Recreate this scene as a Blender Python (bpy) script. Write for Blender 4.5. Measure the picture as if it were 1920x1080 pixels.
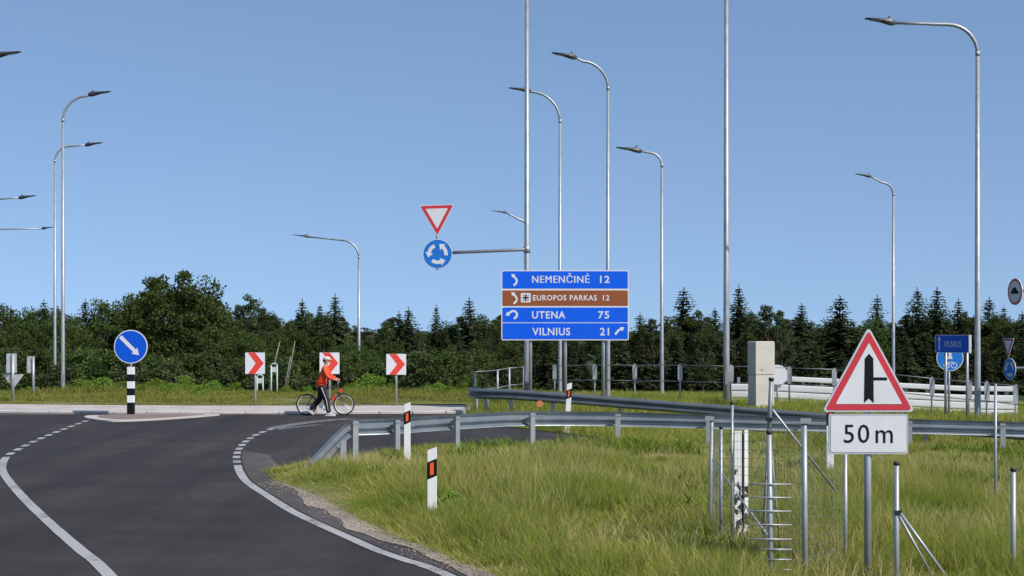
import bpy, bmesh, math, random
import numpy as np
from mathutils import Vector, Matrix
from mathutils.geometry import delaunay_2d_cdt

# ------------------------------------------------------------------ scene
for o in list(bpy.data.objects):
    bpy.data.objects.remove(o)
scn = bpy.context.scene
COL = scn.collection
random.seed(7)
RNG = np.random.default_rng(11)
R = math.radians

# ------------------------------------------------------------------ camera
CAMH, FPX, HOR = 2.5, 3000.0, 620.0          # eye height (m), focal length and horizon in px of a 1920-wide frame
cam = bpy.data.cameras.new('camera')
cam.lens = 36.0 * FPX / 1920.0
cam.sensor_width = 36.0
cam.shift_y = (HOR - 540.0) / 1920.0
cam.clip_start = 0.1
cam.clip_end = 6000
camo = bpy.data.objects.new('camera', cam)
COL.objects.link(camo)
camo.location = (0, 0, CAMH)
camo.rotation_euler = (R(90), 0, 0)
scn.camera = camo
scn.render.resolution_x, scn.render.resolution_y = 1024, 576

# ------------------------------------------------------------------ world, sun, exposure
SUN_EL = R(44)
SUN_H = Vector((0.76, -0.65)).normalized()
SUN = Vector((SUN_H.x * math.cos(SUN_EL), SUN_H.y * math.cos(SUN_EL), math.sin(SUN_EL)))
w = bpy.data.worlds.new('World')
scn.world = w
w.use_nodes = True
nt = w.node_tree
for n in list(nt.nodes):
    nt.nodes.remove(n)
sky = nt.nodes.new('ShaderNodeTexSky')
sky.sky_type = 'NISHITA'
sky.sun_disc = False
sky.sun_elevation = SUN_EL
sky.sun_rotation = math.atan2(SUN_H.x, SUN_H.y)
sky.air_density = 1.0
sky.dust_density = 0.5
sky.ozone_density = 2.6
# a higher, clearer band of the same sky: the air here is dry and haze-free
tc = nt.nodes.new('ShaderNodeTexCoord')
va = nt.nodes.new('ShaderNodeVectorMath')
va.operation = 'ADD'
va.inputs[1].default_value = (0, 0, 0.2)
vn = nt.nodes.new('ShaderNodeVectorMath')
vn.operation = 'NORMALIZE'
nt.links.new(tc.outputs['Generated'], va.inputs[0])
nt.links.new(va.outputs[0], vn.inputs[0])
nt.links.new(vn.outputs[0], sky.inputs[0])
bg = nt.nodes.new('ShaderNodeBackground')
bg.inputs['Strength'].default_value = 0.118
wo = nt.nodes.new('ShaderNodeOutputWorld')
nt.links.new(sky.outputs[0], bg.inputs[0])
nt.links.new(bg.outputs[0], wo.inputs[0])
sl = bpy.data.lights.new('sun', 'SUN')
sl.energy = 3.6
sl.angle = R(0.5)
sl.color = (1.0, 0.945, 0.86)
so = bpy.data.objects.new('sun', sl)
COL.objects.link(so)
so.rotation_euler = (-SUN).to_track_quat('-Z', 'Y').to_euler()
scn.view_settings.view_transform = 'Standard'
scn.view_settings.look = 'None'
scn.view_settings.gamma = 1
scn.view_settings.exposure = 0.4
scn.view_settings.use_curve_mapping = False

# ------------------------------------------------------------------ helpers
def gp(x, y, z=0.0):
    """point of the level z that the photograph shows at x, y"""
    s = (y - HOR) / (CAMH - z)
    return ((x - 960.0) / s, FPX / s)

def at(x, Y):
    return (x - 960.0) / FPX * Y

def zat(y, Y):
    return CAMH + (HOR - y) / FPX * Y

def smooth(a, b, t):
    t = min(1.0, max(0.0, (t - a) / (b - a)))
    return t * t * (3 - 2 * t)

def G(X, Y):
    """height of the land"""
    dx = min(16.0, max(0.0, X))
    k = 0.02 + 0.045 * smooth(34.6, 36.6, Y)
    zr = -k * dx
    ly = 47.6 - (X + 1.19) * 0.345
    wb = smooth(-0.6, 2.6, Y - ly) if X > -3 else smooth(47, 50, Y)
    plateau = 0.1 - 0.3 * smooth(8, 15, X)
    isl = 0.09 + 0.05 * smooth(52.0, 56, Y)
    wi = smooth(-0.5, -2.5, X) if False else 1.0 - smooth(-2.5, -0.5, X)
    up = isl * wi + plateau * (1 - wi)
    z = zr * (1 - wb) + up * wb
    far = smooth(57, 80, Y)
    return z * (1 - far) - 1.6 * far

def catmull(pts, n=8):
    out = []
    P = [pts[0]] + list(pts) + [pts[-1]]
    for i in range(1, len(P) - 2):
        p0, p1, p2, p3 = [np.array(q, float) for q in P[i - 1:i + 3]]
        for k in range(n):
            t = k / n
            out.append(tuple(0.5 * ((2 * p1) + (-p0 + p2) * t + (2 * p0 - 5 * p1 + 4 * p2 - p3) * t * t + (-p0 + 3 * p1 - 3 * p2 + p3) * t ** 3)))
    out.append(tuple(pts[-1]))
    return out

def resample(pts, step):
    pts = [np.array(p, float) for p in pts]
    L = [0.0]
    for a, b in zip(pts, pts[1:]):
        L.append(L[-1] + float(np.linalg.norm(b - a)))
    n = max(2, int(round(L[-1] / step)) + 1)
    return [sample(pts, L, L[-1] * i / (n - 1)) for i in range(n)], L[-1]

def sample(pts, L, d):
    for i in range(len(L) - 1):
        if d <= L[i + 1] + 1e-9:
            t = (d - L[i]) / max(1e-9, L[i + 1] - L[i])
            return tuple(np.array(pts[i]) * (1 - t) + np.array(pts[i + 1]) * t)
    return tuple(pts[-1])

class MB:
    def __init__(self):
        self.v, self.f, self.sm = [], [], []
    def face(self, idx, s=False):
        self.f.append(tuple(idx)); self.sm.append(s)
    def add(self, verts, faces, s=False):
        b = len(self.v)
        self.v += [tuple(p) for p in verts]
        for f in faces:
            self.face([i + b for i in f], s)
        return self
    def box(self, c, size, rz=0.0, ry=0.0):
        sx, sy, sz = [q / 2 for q in size]
        M = Matrix.Rotation(rz, 3, 'Z') @ Matrix.Rotation(ry, 3, 'Y')
        vs = [M @ Vector((x, y, z)) + Vector(c) for x in (-sx, sx) for y in (-sy, sy) for z in (-sz, sz)]
        return self.add(vs, [(0, 1, 3, 2), (4, 6, 7, 5), (0, 4, 5, 1), (2, 3, 7, 6), (0, 2, 6, 4), (1, 5, 7, 3)])
    def tube(self, pts, r, n=8, cap=True):
        pts = [Vector(p) for p in pts]
        rs = r if isinstance(r, (list, tuple)) else [r] * len(pts)
        b = len(self.v)
        ref = None
        for i, p in enumerate(pts):
            t = (pts[min(i + 1, len(pts) - 1)] - pts[max(i - 1, 0)])
            t = t.normalized() if t.length > 1e-9 else Vector((0, 0, 1))
            if ref is None:
                ref = Vector((0, 1, 0)) if abs(t.y) < 0.9 else Vector((1, 0, 0))
            u = (ref - t * ref.dot(t)).normalized()
            ref = u
            v = t.cross(u)
            for k in range(n):
                a = 2 * math.pi * k / n
                self.v.append(tuple(p + (u * math.cos(a) + v * math.sin(a)) * rs[i]))
        for i in range(len(pts) - 1):
            for k in range(n):
                k2 = (k + 1) % n
                self.face((b + i * n + k, b + i * n + k2, b + (i + 1) * n + k2, b + (i + 1) * n + k), True)
        if cap:
            self.face([b + k for k in range(n)][::-1])
            e = b + (len(pts) - 1) * n
            self.face([e + k for k in range(n)])
        return self
    def prism(self, poly, y0, y1):
        """polygon in x, z pushed from y0 to y1"""
        n = len(poly)
        vs = [(x, y0, z) for x, z in poly] + [(x, y1, z) for x, z in poly]
        fs = [tuple(range(n)), tuple(range(2 * n - 1, n - 1, -1))]
        fs += [(i, i + n, (i + 1) % n + n, (i + 1) % n) for i in range(n)]
        return self.add(vs, fs)
    def prismz(self, poly, z0, z1):
        n = len(poly)
        vs = [(x, y, z0) for x, y in poly] + [(x, y, z1) for x, y in poly]
        fs = [tuple(range(n))[::-1], tuple(range(n, 2 * n))]
        fs += [(i, (i + 1) % n, (i + 1) % n + n, i + n) for i in range(n)]
        return self.add(vs, fs)
    def loft(self, rings, s=True, cap=True):
        n = len(rings[0])
        b = len(self.v)
        for r_ in rings:
            self.v += [tuple(p) for p in r_]
        for i in range(len(rings) - 1):
            for k in range(n):
                k2 = (k + 1) % n
                self.face((b + i * n + k, b + i * n + k2, b + (i + 1) * n + k2, b + (i + 1) * n + k), s)
        if cap:
            self.face([b + k for k in range(n)][::-1])
            e = b + (len(rings) - 1) * n
            self.face([e + k for k in range(n)])
        return self
    def mesh(self, name, mat=None):
        m = bpy.data.meshes.new(name)
        m.from_pydata(self.v, [], self.f)
        m.polygons.foreach_set('use_smooth', self.sm)
        m.update()
        bm = bmesh.new(); bm.from_mesh(m)
        bmesh.ops.recalc_face_normals(bm, faces=bm.faces)
        bm.to_mesh(m); bm.free()
        if mat:
            m.materials.append(mat)
        return m
    def build(self, name, mat, parent=None):
        return link(name, self.mesh(name, mat), parent)

def link(name, mesh, parent=None):
    o = bpy.data.objects.new(name, mesh)
    COL.objects.link(o)
    if parent is not None:
        o.parent = parent
    return o

def tag(o, label, cat, group=None):
    o['label'] = label
    o['category'] = cat
    if group:
        o['group'] = group
    return o

def thing(name, label, cat, loc=(0, 0, 0), rz=0.0, group=None):
    o = bpy.data.objects.new(name, None)
    o.empty_display_size = 0.2
    COL.objects.link(o)
    o.location = loc
    o.rotation_euler = (0, 0, rz)
    return tag(o, label, cat, group)

def struct(o, kind='structure'):
    o['kind'] = kind
    return o

def copy_tree(o, parent=None):
    c = o.copy()
    COL.objects.link(c)
    if parent is not None:
        c.parent = parent
    for ch in list(o.children):
        copy_tree(ch, c)
    return c

def mesh_np(name, verts, polys, mat, smooth=False):
    """polys: list of index arrays (one array per face size)"""
    m = bpy.data.meshes.new(name)
    m.vertices.add(len(verts))
    m.vertices.foreach_set('co', np.asarray(verts, np.float32).ravel())
    loops = np.concatenate([p.ravel() for p in polys]).astype(np.int32)
    tot = np.concatenate([np.full(len(p), p.shape[1], np.int32) for p in polys])
    start = np.concatenate([[0], np.cumsum(tot)[:-1]]).astype(np.int32)
    m.loops.add(len(loops))
    m.loops.foreach_set('vertex_index', loops)
    m.polygons.add(len(tot))
    m.polygons.foreach_set('loop_start', start)
    m.polygons.foreach_set('loop_total', tot)
    m.update(calc_edges=True)
    m.validate()
    if mat:
        m.materials.append(mat)
    return m

# ------------------------------------------------------------------ materials
def newmat(name):
    m = bpy.data.materials.new(name)
    m.use_nodes = True
    return m, m.node_tree, m.node_tree.nodes['Principled BSDF']

def noise(nt, scale, detail=4, coord='Object', rough=0.6):
    tc = nt.nodes.new('ShaderNodeTexCoord')
    n = nt.nodes.new('ShaderNodeTexNoise')
    n.inputs['Scale'].default_value = scale
    n.inputs['Detail'].default_value = detail
    n.inputs['Roughness'].default_value = rough
    nt.links.new(tc.outputs[coord], n.inputs['Vector'])
    return n.outputs[0]

def ramp(nt, src, stops):
    r_ = nt.nodes.new('ShaderNodeValToRGB')
    e = r_.color_ramp.elements
    while len(e) < len(stops):
        e.new(0.5)
    for el, (p, c) in zip(e, stops):
        el.position = p
        el.color = (c[0], c[1], c[2], 1) if len(c) == 3 else c
    nt.links.new(src, r_.inputs[0])
    return r_.outputs[0]

def mixc(nt, fac, a, b, mode='MIX'):
    m = nt.nodes.new('ShaderNodeMix')
    m.data_type = 'RGBA'
    m.blend_type = mode
    for s, v in ((0, fac), (6, a), (7, b)):
        if hasattr(v, 'is_output'):
            nt.links.new(v, m.inputs[s])
        else:
            m.inputs[s].default_value = v if s == 0 else (v[0], v[1], v[2], 1)
    return m.outputs[2]

def bump(nt, b, src, dist, strength=1.0):
    n = nt.nodes.new('ShaderNodeBump')
    n.inputs['Distance'].default_value = dist
    n.inputs['Strength'].default_value = strength
    nt.links.new(src, n.inputs['Height'])
    nt.links.new(n.outputs[0], b.inputs['Normal'])

def pm(name, c, rough=0.5, metal=0.0, var=0.15, scale=6.0, bmp=0.0, spec=0.5, coat=0.0):
    """plain painted / metal / plastic surface with faint uneven wear"""
    m, nt, b = newmat(name)
    n = noise(nt, scale, 5)
    lo = [q * (1 - var) for q in c]
    hi = [min(1, q * (1 + var * 0.7)) for q in c]
    nt.links.new(ramp(nt, n, [(0.3, lo), (0.7, hi)]), b.inputs['Base Color'])
    b.inputs['Roughness'].default_value = rough
    b.inputs['Metallic'].default_value = metal
    b.inputs['Specular IOR Level'].default_value = spec
    b.inputs['Coat Weight'].default_value = coat
    if bmp:
        bump(nt, b, noise(nt, scale * 8, 3), bmp)
    return m

M = {}
M['galv'] = pm('galvanised_steel', (0.36, 0.375, 0.39), 0.46, 0.45, 0.25, 2.0)
M['galv_dull'] = pm('dull_galvanised_steel', (0.28, 0.295, 0.31), 0.5, 0.4, 0.25, 2.5)
M['rail'] = pm('guardrail_steel', (0.30, 0.335, 0.37), 0.42, 0.6, 0.22, 1.6)
M['lamp_dark'] = pm('dark_grey_lamp_paint', (0.045, 0.05, 0.06), 0.5, 0.1, 0.2, 8)
M['lens'] = pm('lamp_lens', (0.25, 0.27, 0.28), 0.2, 0.0, 0.1, 8)
M['white'] = pm('white_reflective_sheet', (0.66, 0.67, 0.69), 0.42, 0, 0.05, 4)
M['white_grey'] = pm('dusty_white_sheet', (0.55, 0.56, 0.59), 0.45, 0, 0.06, 3)
M['white_post'] = pm('white_plastic', (0.74, 0.74, 0.73), 0.4, 0, 0.06, 9)
M['blue'] = pm('blue_sign_sheet', (0.002, 0.105, 0.74), 0.5, 0, 0.10, 2, spec=0.25)
M['blue_deep'] = pm('deep_blue_sign_sheet', (0.003, 0.085, 0.58), 0.5, 0, 0.08, 3, spec=0.25)
M['blue_round'] = pm('light_blue_sign_sheet', (0.01, 0.16, 0.55), 0.4, 0, 0.08, 3)
M['brown'] = pm('brown_sign_sheet', (0.28, 0.075, 0.018), 0.4, 0, 0.1, 2)
M['red'] = pm('red_sign_sheet', (0.56, 0.035, 0.05), 0.4, 0, 0.1, 4)
M['red_bright'] = pm('bright_red_sheet', (0.72, 0.055, 0.035), 0.4, 0, 0.1, 4)
M['black'] = pm('black_sheet', (0.006, 0.006, 0.009), 0.6, 0, 0.2, 6, spec=0.2)
M['orange'] = pm('orange_reflector', (0.85, 0.12, 0.02), 0.2, 0, 0.15, 30)
M['plate_back'] = pm('grey_sign_back', (0.50, 0.52, 0.52), 0.45, 0.35, 0.12, 5)
M['rubber'] = pm('black_rubber', (0.012, 0.012, 0.013), 0.8, 0, 0.2, 20)
M['cap'] = pm('black_plastic_cap', (0.012, 0.012, 0.014), 0.5, 0, 0.2, 20)
M['concrete'] = pm('pale_concrete', (0.50, 0.47, 0.42), 0.85, 0, 0.14, 2.2, 0.004)
M['kerb'] = pm('kerb_concrete', (0.45, 0.41, 0.38), 0.9, 0, 0.2, 1.3, 0.005)
M['barrier_white'] = pm('white_barrier_paint', (0.80, 0.80, 0.79), 0.4, 0, 0.06, 2)
M['pale_green'] = pm('pale_green_paint', (0.42, 0.52, 0.46), 0.5, 0, 0.15, 6)

def asphalt(name, base, light):
    m, nt, b = newmat(name)
    big = noise(nt, 0.16, 4)
    mid = noise(nt, 1.1, 5)
    fine = noise(nt, 70, 3)
    c = ramp(nt, big, [(0.32, [q * 0.85 for q in base]), (0.5, base), (0.72, light)])
    c = mixc(nt, 0.5, c, ramp(nt, mid, [(0.3, (0.32, 0.32, 0.32)), (0.7, (0.68, 0.67, 0.66))]), 'OVERLAY')
    c = mixc(nt, 0.55, c, ramp(nt, fine, [(0.3, (0.3, 0.3, 0.3)), (0.7, (0.7, 0.7, 0.7))]), 'OVERLAY')
    # polished wheel paths and drag marks running along the carriageway
    tc = nt.nodes.new('ShaderNodeTexCoord')
    mp = nt.nodes.new('ShaderNodeMapping')
    mp.inputs['Rotation'].default_value = (0, 0, R(-22))
    mp.inputs['Scale'].default_value = (1.15, 0.045, 1)
    nt.links.new(tc.outputs['Object'], mp.inputs[0])
    ns = nt.nodes.new('ShaderNodeTexNoise')
    ns.inputs['Scale'].default_value = 1.0
    ns.inputs['Detail'].default_value = 5
    nt.links.new(mp.outputs[0], ns.inputs[0])
    c = mixc(nt, 0.4, c, ramp(nt, ns.outputs[0], [(0.35, (0.30, 0.30, 0.30)), (0.65, (0.78, 0.77, 0.77))]), 'OVERLAY')
    # dark patched spots and fine cracks
    sp = noise(nt, 0.9, 2)
    c = mixc(nt, ramp(nt, sp, [(0.66, (0, 0, 0)), (0.72, (0.45, 0.45, 0.45))]), c, (0.03, 0.03, 0.032))
    vo = nt.nodes.new('ShaderNodeTexVoronoi')
    vo.feature = 'DISTANCE_TO_EDGE'
    vo.inputs['Scale'].default_value = 0.22
    wn = nt.nodes.new('ShaderNodeVectorMath'); wn.operation = 'ADD'
    nz = nt.nodes.new('ShaderNodeTexNoise'); nz.inputs['Scale'].default_value = 0.8; nz.inputs['Detail'].default_value = 6
    nt.links.new(tc.outputs['Object'], nz.inputs[0])
    nt.links.new(tc.outputs['Object'], wn.inputs[0]); nt.links.new(nz.outputs[1], wn.inputs[1])
    nt.links.new(wn.outputs[0], vo.inputs['Vector'])
    c = mixc(nt, ramp(nt, vo.outputs[0], [(0.0, (0.5, 0.5, 0.5)), (0.006, (0, 0, 0))]), c, (0.016, 0.016, 0.017))
    nt.links.new(c, b.inputs['Base Color'])
    b.inputs['Roughness'].default_value = 0.82
    b.inputs['Specular IOR Level'].default_value = 0.2
    bump(nt, b, fine, 0.004, 0.6)
    return m
M['asphalt'] = asphalt('asphalt', (0.038, 0.034, 0.033), (0.050, 0.045, 0.043))
M['shoulder'] = asphalt('worn_shoulder_asphalt', (0.075, 0.068, 0.064), (0.10, 0.092, 0.086))

def gravel_mat():
    m, nt, b = newmat('sandy_gravel')
    f = noise(nt, 45, 4)
    c = mixc(nt, 0.6, ramp(nt, noise(nt, 1.2, 4), [(0.35, (0.24, 0.205, 0.17)), (0.6, (0.34, 0.285, 0.235))]),
             ramp(nt, f, [(0.3, (0.25, 0.25, 0.25)), (0.7, (0.75, 0.75, 0.75))]), 'OVERLAY')
    nt.links.new(c, b.inputs['Base Color'])
    b.inputs['Roughness'].default_value = 0.95
    bump(nt, b, f, 0.012)
    return m
M['gravel'] = gravel_mat()

def paint_mat():
    m, nt, b = newmat('worn_road_paint')
    n1 = noise(nt, 9, 6, rough=0.75)
    n2 = noise(nt, 0.7, 3)
    w_ = mixc(nt, 0.4, n1, n2)
    f = ramp(nt, w_, [(0.40, (0, 0, 0)), (0.50, (1, 1, 1))])
    nt.links.new(mixc(nt, f, (0.17, 0.165, 0.16), (0.36, 0.355, 0.35)), b.inputs['Base Color'])
    b.inputs['Roughness'].default_value = 0.7
    return m
M['paint'] = paint_mat()

def faint_paint():
    m, nt, b = newmat('scuffed_road_paint')
    n1 = noise(nt, 5, 6, rough=0.75)
    f = ramp(nt, n1, [(0.42, (0, 0, 0)), (0.62, (1, 1, 1))])
    nt.links.new(mixc(nt, f, (0.075, 0.073, 0.073), (0.24, 0.235, 0.235)), b.inputs['Base Color'])
    b.inputs['Roughness'].default_value = 0.8
    return m
M['paint_faint'] = faint_paint()

def soil_mat():
    m, nt, b = newmat('grassy_soil')
    c = ramp(nt, noise(nt, 0.7, 6), [(0.3, (0.24, 0.20, 0.10)), (0.5, (0.17, 0.18, 0.05)), (0.7, (0.11, 0.14, 0.03))])
    f = noise(nt, 22, 4)
    c = mixc(nt, 0.6, c, ramp(nt, f, [(0.3, (0.25, 0.25, 0.25)), (0.7, (0.75, 0.75, 0.75))]), 'OVERLAY')
    nt.links.new(c, b.inputs['Base Color'])
    b.inputs['Roughness'].default_value = 1.0
    b.inputs['Specular IOR Level'].default_value = 0.1
    bump(nt, b, f, 0.03)
    return m
M['soil'] = soil_mat()
M['far_land'] = pm('far_green_land', (0.045, 0.065, 0.025), 1.0, 0, 0.4, 0.1, spec=0.1)

def paver_mat():
    m, nt, b = newmat('red_paving')
    tc = nt.nodes.new('ShaderNodeTexCoord')
    br = nt.nodes.new('ShaderNodeTexBrick')
    br.inputs['Color1'].default_value = (0.20, 0.13, 0.115, 1)
    br.inputs['Color2'].default_value = (0.26, 0.18, 0.16, 1)
    br.inputs['Mortar'].default_value = (0.13, 0.12, 0.11, 1)
    br.inputs['Scale'].default_value = 5
    nt.links.new(tc.outputs['Object'], br.inputs['Vector'])
    nt.links.new(br.outputs[0], b.inputs['Base Color'])
    b.inputs['Roughness'].default_value = 0.9
    return m
M['paver'] = paver_mat()

def leaf_mat(name, stops, trans=0.35, patch=None, pscale=0.35, objvar=0.25):
    """leaf colour differs from leaf to leaf, from clump to clump and from plant to plant"""
    m, nt, b = newmat(name)
    nt.nodes.remove(b)
    g = nt.nodes.new('ShaderNodeNewGeometry')
    c = ramp(nt, g.outputs['Random Per Island'], stops)
    if patch:
        n = noise(nt, pscale, 4)
        c = mixc(nt, ramp(nt, n, [(0.38, (0, 0, 0)), (0.62, (0.8, 0.8, 0.8))]), c, patch)
    if objvar:
        oi = nt.nodes.new('ShaderNodeObjectInfo')
        hs = nt.nodes.new('ShaderNodeHueSaturation')
        mr = nt.nodes.new('ShaderNodeMapRange')
        mr.inputs[3].default_value = 1 - objvar
        mr.inputs[4].default_value = 1 + objvar
        nt.links.new(oi.outputs['Random'], mr.inputs[0])
        nt.links.new(mr.outputs[0], hs.inputs['Value'])
        mh = nt.nodes.new('ShaderNodeMapRange')
        mh.inputs[3].default_value = 0.485
        mh.inputs[4].default_value = 0.515
        nt.links.new(oi.outputs['Random'], mh.inputs[0])
        nt.links.new(mh.outputs[0], hs.inputs['Hue'])
        nt.links.new(c, hs.inputs['Color'])
        c = hs.outputs[0]
    d = nt.nodes.new('ShaderNodeBsdfDiffuse')
    t = nt.nodes.new('ShaderNodeBsdfTranslucent')
    mx = nt.nodes.new('ShaderNodeMixShader')
    mx.inputs[0].default_value = trans
    nt.links.new(c, d.inputs[0])
    nt.links.new(c, t.inputs[0])
    nt.links.new(d.outputs[0], mx.inputs[1])
    nt.links.new(t.outputs[0], mx.inputs[2])
    nt.links.new(mx.outputs[0], nt.nodes['Material Output'].inputs[0])
    return m
M['grass'] = leaf_mat('meadow_grass', [(0, (0.21, 0.285, 0.045)), (0.4, (0.36, 0.38, 0.07)), (0.72, (0.48, 0.435, 0.105)), (0.92, (0.60, 0.49, 0.19)), (1, (0.64, 0.53, 0.30))],
                      0.55, (0.225, 0.30, 0.046), 0.6, 0)
M['stalk'] = leaf_mat('dry_grass_stalk', [(0, (0.42, 0.42, 0.12)), (0.5, (0.55, 0.47, 0.20)), (1, (0.62, 0.50, 0.28))], 0.4, None, 1, 0)
M['grass_far'] = leaf_mat('island_grass', [(0, (0.15, 0.21, 0.03)), (0.5, (0.25, 0.28, 0.05)), (0.85, (0.33, 0.31, 0.08)), (1, (0.40, 0.33, 0.15))],
                          0.45, (0.25, 0.24, 0.065), 0.25, 0)
M['weed'] = leaf_mat('weed_leaf', [(0, (0.11, 0.19, 0.028)), (0.6, (0.17, 0.26, 0.04)), (1, (0.27, 0.33, 0.06))], 0.35)
M['spruce'] = leaf_mat('spruce_needles', [(0, (0.034, 0.048, 0.025)), (0.6, (0.060, 0.078, 0.036)), (1, (0.095, 0.11, 0.05))], 0.22)
M['broad'] = leaf_mat('broad_leaves', [(0, (0.048, 0.078, 0.024)), (0.6, (0.082, 0.12, 0.034)), (1, (0.125, 0.16, 0.048))], 0.38)
M['pine'] = leaf_mat('pine_needles', [(0, (0.044, 0.062, 0.027)), (0.6, (0.074, 0.095, 0.037)), (1, (0.11, 0.125, 0.05))], 0.25)
M['bark'] = pm('bark', (0.07, 0.055, 0.042), 0.95, 0, 0.4, 8, 0.01)
M['pale_bark'] = pm('pale_bark', (0.26, 0.235, 0.20), 0.95, 0, 0.4, 6, 0.01)
M['jacket'] = pm('orange_red_cloth', (0.82, 0.085, 0.025), 0.8, 0, 0.18, 9, 0.004)
M['trousers'] = pm('black_cloth', (0.010, 0.010, 0.012), 0.85, 0, 0.3, 9, 0.004)
M['skin'] = pm('skin', (0.52, 0.30, 0.20), 0.55, 0, 0.08, 12)
M['cap_cloth'] = pm('pale_grey_cap', (0.50, 0.52, 0.48), 0.8, 0, 0.12, 10)
M['shoe'] = pm('grey_shoe', (0.42, 0.43, 0.48), 0.7, 0, 0.15, 10)
M['sole'] = pm('pale_sole', (0.6, 0.6, 0.58), 0.7, 0, 0.1, 10)
M['stripe'] = pm('pale_stripe_cloth', (0.62, 0.62, 0.62), 0.8, 0, 0.1, 10)
M['hair'] = pm('dark_hair', (0.05, 0.035, 0.025), 0.7, 0, 0.3, 20)
M['bike_red'] = pm('red_bike_paint', (0.55, 0.04, 0.03), 0.3, 0, 0.1, 6, coat=0.5)
M['chrome'] = pm('bright_metal', (0.65, 0.65, 0.66), 0.25, 0.8, 0.1, 10)
M['rim'] = pm('pale_alloy_rim', (0.62, 0.61, 0.56), 0.35, 0.2, 0.1, 10)
def staff_mat():
    m, nt, b = newmat('white_paint_with_black_smears')
    tc = nt.nodes.new('ShaderNodeTexCoord')
    mp = nt.nodes.new('ShaderNodeMapping')
    mp.inputs['Scale'].default_value = (14, 14, 9)
    nt.links.new(tc.outputs['Object'], mp.inputs[0])
    n = nt.nodes.new('ShaderNodeTexNoise')
    n.inputs['Scale'].default_value = 1.0
    n.inputs['Detail'].default_value = 5
    nt.links.new(mp.outputs[0], n.inputs[0])
    sx = nt.nodes.new('ShaderNodeSeparateXYZ')
    nt.links.new(tc.outputs['Object'], sx.inputs[0])
    mr = nt.nodes.new('ShaderNodeMapRange')
    mr.inputs[1].default_value = 0.55; mr.inputs[2].default_value = 1.0
    mr.inputs[3].default_value = 0.12; mr.inputs[4].default_value = -0.06
    nt.links.new(sx.outputs[2], mr.inputs[0])
    ad = nt.nodes.new('ShaderNodeMath'); ad.operation = 'ADD'
    nt.links.new(n.outputs[0], ad.inputs[0]); nt.links.new(mr.outputs[0], ad.inputs[1])
    f = ramp(nt, ad.outputs[0], [(0.60, (0, 0, 0)), (0.64, (1, 1, 1))])
    nt.links.new(mixc(nt, f, (0.78, 0.78, 0.76), (0.02, 0.02, 0.02)), b.inputs['Base Color'])
    b.inputs['Roughness'].default_value = 0.6
    return m
M['staff'] = staff_mat()

# ------------------------------------------------------------------ land and roads
def sheet(name, poly, zf, mat, spacing=1.2, lift=0.0, region=None):
    """one sheet inside a polygon, following the height zf(x, y)"""
    P = [Vector(p[:2]) for p in poly]
    xs = [p.x for p in P]; ys = [p.y for p in P]
    vs = list(P)
    n = len(P)
    edges = [(i, (i + 1) % n) for i in range(n)]
    x = min(xs) + spacing / 2
    pa = np.array([(p.x, p.y) for p in P])
    gx, gy = np.meshgrid(np.arange(min(xs), max(xs), spacing) + spacing / 2, np.arange(min(ys), max(ys), spacing) + spacing / 2)
    pts = np.stack([gx.ravel(), gy.ravel()], 1)
    pts = pts + RNG.uniform(-.2, .2, pts.shape) * spacing
    pts = pts[inside(pts, pa)]
    vs += [Vector(p) for p in pts]
    r_ = delaunay_2d_cdt(vs, edges, [list(range(n))], 1, 1e-4)
    m = bpy.data.meshes.new(name)
    m.from_pydata([(v.x, v.y, zf(v.x, v.y) + lift) for v in r_[0]], [], [tuple(f) for f in r_[2]])
    m.polygons.foreach_set('use_smooth', [True] * len(m.polygons))
    m.update()
    if len(m.polygons) and m.polygons[0].normal.z < 0:
        m.flip_normals()
    m.materials.append(mat)
    return struct(link(name, m))

def inside(pts, poly):
    x, y = pts[:, 0], pts[:, 1]
    c = np.zeros(len(pts), bool)
    n = len(poly)
    j = n - 1
    for i in range(n):
        xi, yi = poly[i]; xj, yj = poly[j]
        cond = ((yi > y) != (yj > y)) & (x < (xj - xi) * (y - yi) / (yj - yi + 1e-12) + xi)
        c ^= cond
        j = i
    return c

# wide land: one sheet to the horizon, low under the road bed
def land_mesh():
    xs = np.concatenate([[-3000, -1200, -500, -220], np.arange(-120, 121, 3.0), [220, 500, 1200, 3000]])
    ys = np.concatenate([[-400, -120, -50], np.arange(-24, 46, 6.0), np.arange(46, 64, 1.5), np.arange(64, 200, 4.0), [260, 400, 800, 1600, 3500]])
    vs, fs = [], []
    for y in ys:
        for x in xs:
            z = G(x, y) - 0.06 if y > 53 else -1.4
            vs.append((x, y, z))
    nx = len(xs)
    for j in range(len(ys) - 1):
        for i in range(nx - 1):
            fs.append((j * nx + i, j * nx + i + 1, (j + 1) * nx + i + 1, (j + 1) * nx + i))
    m = bpy.data.meshes.new('ground')
    m.from_pydata(vs, [], fs)
    m.polygons.foreach_set('use_smooth', [True] * len(fs))
    m.update()
    m.materials.append(M['far_land'])
    return struct(link('ground', m))
land_mesh()

# kerb arc of the roundabout's middle
AC, AR = (-7.0, 108.0), 60.0
def arc_pt(X, r_=AR):
    return (X, AC[1] - math.sqrt(r_ * r_ - (X - AC[0]) ** 2))

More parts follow.
